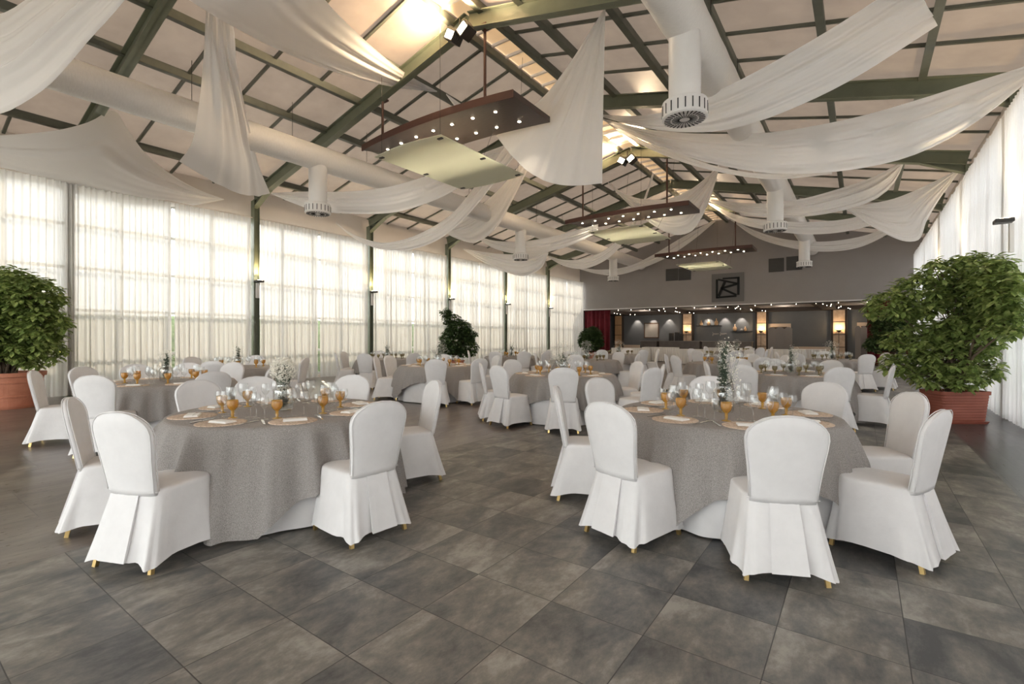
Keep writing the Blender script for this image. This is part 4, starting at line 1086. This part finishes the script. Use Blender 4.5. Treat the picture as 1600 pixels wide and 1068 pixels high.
# buffet tables with skirts
def buffet(px, pyb, Y, w, dpt, h, lab, plain=False, at=None):
    c = at or wallp(px, 560, Y); t = empty('buffet_table', (c[0], c[1], 0), 0, lab, 'table', 'white skirted side tables')
    b = MB(); b.box(-w / 2 + .02, w / 2 - .02, -dpt / 2 + .02, dpt / 2 - .02, h - .05, h - .006); b.build('tabletop', M_stone, t)
    per = []; n1, n2 = int(w / .02), int(dpt / .02)
    for k in range(n1): per.append((-w / 2 + w * k / n1, -dpt / 2, 0, -1))
    for k in range(n2): per.append((w / 2, -dpt / 2 + dpt * k / n2, 1, 0))
    for k in range(n1): per.append((w / 2 - w * k / n1, dpt / 2, 0, 1))
    for k in range(n2): per.append((-w / 2, dpt / 2 - dpt * k / n2, -1, 0))
    per.append(per[0]); Pg = []
    for i, (x, y, nx, ny) in enumerate(per):
        row = []
        for j in range(5):
            s_ = j / 4; o = (.018 if not plain else .006) * math.sin(i * (1.1 if not plain else .35)) * (.4 + s_) + .04 * s_
            row.append((x + nx * o, y + ny * o, h - (h - .03) * s_))
        Pg.append(row)
    b = MB(); b.grid(Pg); b.box(-w / 2 - .005, w / 2 + .005, -dpt / 2 - .005, dpt / 2 + .005, h - .004, h + .004)
    b.build('pleated_skirt', M_skirt if not plain else M_white_cloth, t, smooth=False)
buffet(985, 0, 26.6, 2.0, .8, .76, 'white skirted buffet table left before the bar')
buffet(1032, 0, 27.6, 1.9, .8, .80, 'white pleated buffet table right of the poster')
buffet(1078, 0, 25.6, 1.6, .8, .76, 'white skirted buffet table before the long counter')
buffet(1140, 0, 29.0, 2.4, .8, .78, 'white buffet table under the bottle shelves')
buffet(1228, 0, 27.0, 1.6, .8, .78, 'white cloth buffet table before the folding screen')
buffet(1262, 0, 28.2, 1.5, .8, .78, 'grey-white pleated buffet table right of the folding screen')
buffet(0, 0, 0, 1.1, .9, .76, 'small white cloth side table at the right wall between two trees', True, (1.38, 21.3))

# ------------------------------------------------------------------ potted trees
def leaf_cluster(b, c, rg, size, nl, up):
    an0 = rg.uniform(0, 6.28)
    for k in range(nl):
        an = an0 + 2 * PI * k / nl + rg.uniform(-.2, .2); dr = Vector((math.cos(an), math.sin(an), rg.uniform(-.95, .45) + up)).normalized()
        sd = dr.cross(Vector((0, 0, 1)));
        if sd.length < .01: sd = Vector((1, 0, 0))
        sd.normalize(); L = size * rg.uniform(.75, 1.15); w = L * .26; dn = Vector((0, 0, -.16 * L)); upv = sd.cross(dr) * (L * .06)
        bb = len(b.v); c0 = c + dr * L * .16
        b.v += [c0, c0 + dr * L * .30 + sd * w * .62 + upv, c0 + dr * L * .66 + sd * w * .95 + upv + dn * .4, c0 + dr * L * .95 + dn, c0 + dr * L * .66 - sd * w * .95 + upv + dn * .4, c0 + dr * L * .30 - sd * w * .62 + upv, c0 + dr * L * .55 + dn * .2]
        for q in range(6): b.face(bb + q, bb + (q + 1) % 6, bb + 6)
def tree(loc, lab, pot, lumps, nclus, leaf, m_, seed, ntr=5, nl=7, zpot=.5):
    rg = random.Random(seed); t = empty('potted_tree', loc, 0, lab, 'potted tree')
    pot(t)
    tot = sum(l[3] ** 2 for l in lumps); b = MB(); tr = MB()
    for (x, y, z, r, *sq) in lumps:
        sz = sq[0] if sq else .8
        for k in range(int(nclus * r * r / tot)):
            while True:
                v = Vector((rg.uniform(-1, 1), rg.uniform(-1, 1), rg.uniform(-1, 1)))
                if .25 < v.length < 1: break
            v = v.normalized() * (v.length ** .45)
            p = Vector((x, y, z)) + Vector((v.x * r, v.y * r, v.z * r * sz))
            if p.x + loc[0] > 1.78: p.x = 1.78 - loc[0] - rg.uniform(0, .1)
            if p.x + loc[0] < -14.65: p.x = -14.65 - loc[0] + rg.uniform(0, .1)
            leaf_cluster(b, p, rg, leaf * rg.uniform(.8, 1.15), nl, .1)
        # a branch into the lump
        base = Vector((rg.uniform(-.08, .08), rg.uniform(-.08, .08), zpot)); mid = Vector((x * .35, y * .35, zpot + (z - zpot) * .55))
        tr.tube([base, mid, Vector((x, y, z))], [.026, .018, .008], 7)
        for q in range(4):
            e = Vector((x, y, z)) + Vector((rg.uniform(-1, 1), rg.uniform(-1, 1), rg.uniform(-.4, 1))) * r * .7
            if e.x + loc[0] > 1.85: e.x = 1.85 - loc[0]
            tr.tube([mid.lerp(Vector((x, y, z)), .6), e], [.010, .004], 5)
    for k in range(ntr):
        an = rg.uniform(0, 6.28); tr.tube([(.1 * math.cos(an), .1 * math.sin(an), zpot - .05), (.13 * math.cos(an), .13 * math.sin(an), zpot + .4), (.2 * math.cos(an), .2 * math.sin(an), zpot + .9)], [.024, .02, .012], 7)
    tr.build('trunk', M_bark, t, smooth=True); b.build('foliage', m_, t)
def round_pot(R0, R1_, h, rim=True, saucer=True):
    def f(t):
        b = MB(); pr = [(0, .03), (R0, .03), (R0 + (R1_ - R0) * .30, h * .30), (R0 + (R1_ - R0) * .30 + .012, h * .31), (R0 + (R1_ - R0) * .34 + .012, h * .36), (R0 + (R1_ - R0) * .36, h * .37), (R0 + (R1_ - R0) * .68, h * .70), (R0 + (R1_ - R0) * .7 + .012, h * .71), (R0 + (R1_ - R0) * .74 + .012, h * .75), (R0 + (R1_ - R0) * .76, h * .76), (R1_ - .015, h * .88), (R1_ + .02, h * .89), (R1_ + .025, h), (R1_ - .02, h), (R1_ - .03, h - .06), (0, h - .06)]
        b.lathe(pr, 40); b.build('pot', M_terra, t, smooth=False)
        b = MB(); b.lathe([(0, h - .055), (R1_ - .03, h - .055), (0, h - .04)], 24); b.build('soil', M_soil, t)
        if saucer:
            b = MB(); b.lathe([(0, 0), (R0 + .06, 0), (R0 + .09, .05), (R0 + .07, .05), (R0 + .05, .02), (0, .02)], 40); b.build('saucer', M_terra, t)
    return f
def box_planter(w, d, h, rz=0):
    def f(t):
        Mz = Matrix.Rotation(rz, 4, 'Z')
        def rr(hw, hd, z, n_=40):
            return [Mz @ Vector((hw * math.copysign(abs(math.cos(2 * PI * k / n_)) ** .22, math.cos(2 * PI * k / n_)), hd * math.copysign(abs(math.sin(2 * PI * k / n_)) ** .22, math.sin(2 * PI * k / n_)), z)) for k in range(n_)]
        b = MB(); R = [rr(w * .42, d * .42, .03)]
        for k in range(10):
            z = .05 + (h - .12) * k / 9; q = .43 + .055 * k / 9
            R += [rr(w * q, d * q, z), rr(w * q + .006, d * q + .006, z + .012)]
        R += [rr(w * .485, d * .485, h - .06), rr(w * .5 + .01, d * .5 + .01, h - .055), rr(w * .5 + .012, d * .5 + .012, h), rr(w * .46, d * .46, h), rr(w * .45, d * .45, h - .08)]
        b.loft(R); b.build('planter_box', M_terra_r, t)
        b = MB(); b.loft([rr(w * .45, d * .45, h - .075), rr(w * .45, d * .45, h - .07)]); b.build('soil', M_soil, t)
        b = MB(); b.loft([rr(w * .47, d * .47, 0), rr(w * .50, d * .50, .035)]); b.build('tray', M_terra_r, t)
    return f
# left: big round umbrella tree
tree((-13.75, 1.95, 0), 'big bushy umbrella tree in a round terracotta pot at far left', round_pot(.40, .53, .70),
     [(0, 0, 1.75, .75, .9), (.45, .25, 2.2, .48), (-.4, 0, 2.25, .55), (.65, .35, 1.65, .42), (.5, .3, 1.15, .42), (-.5, .1, 1.3, .6), (0, 0, 2.45, .42), (.1, -.4, 1.35, .55), (.1, -.3, 2.0, .5)], 2000, .15, M_leaf, 21, zpot=.62)
tree((1.25, 10.75, 0), 'large umbrella tree in a rectangular terracotta planter at right', box_planter(.80, .48, .52, math.radians(36)),
     [(-.05, .0, 1.75, .55), (-.45, -.1, 2.1, .42), (-.85, -.15, 1.95, .33), (-.15, -.05, 2.45, .34), (.25, .15, 2.45, .40), (.45, .2, 1.95, .48), (-.55, 0, 1.25, .42), (-.15, -.1, 1.05, .42), (.3, .25, .98, .38), (.15, 0, 1.45, .45), (.5, -.5, 2.25, .42), (.55, -.8, 1.95, .36), (.5, -.5, 1.6, .28), (-.75, -.2, .90, .2), (.5, -1.12, 2.05, .36), (.5, -1.1, 1.6, .28), (.1, -.25, .76, .26), (-.35, -.2, .8, .26)], 1600, .145, M_leaf, 33, zpot=.46)
tree((-14.0, 15.4, 0), 'medium leaning ficus tree in a small terracotta pot between left columns', round_pot(.22, .30, .40, saucer=False),
     [(0, 0, 1.25, .72, .85), (.1, 0, 1.7, .55), (-.2, -.1, 2.1, .38), (-.42, -.25, 2.45, .24), (.35, .2, .95, .5), (-.3, -.1, .9, .5), (.4, .2, 1.5, .4)], 1500, .13, M_leaf_d, 41, 3, 6, .35)
tree((-13.7, 27.4, 0), 'round dark green shrub in the far left corner by the red curtain', round_pot(.25, .33, .42, saucer=False),
     [(0, 0, 1.25, .75, .95), (.1, 0, 1.65, .5), (-.25, 0, 1.1, .5), (.3, 0, 1.0, .5)], 1100, .15, M_leaf_d, 51, 3, 6, .35)
tree((1.0, 24.6, 0), 'dark green tree in a reddish pot at the right before the red curtain', round_pot(.28, .36, .48, saucer=False),
     [(0, 0, 1.5, .70, 1.0), (-.3, 0, 1.9, .45), (.3, 0, 2.1, .4), (-.5, -.1, 1.1, .4), (.4, .1, 1.2, .4), (.0, 0, 2.3, .3)], 1000, .14, M_leaf_d, 61, 4, 6, .4)
for o in list(bpy.data.objects):
    if o.type == 'MESH' and o.parent is None and o.get('label') is None and o.get('kind') is None: print('UNTAGGED', o.name)
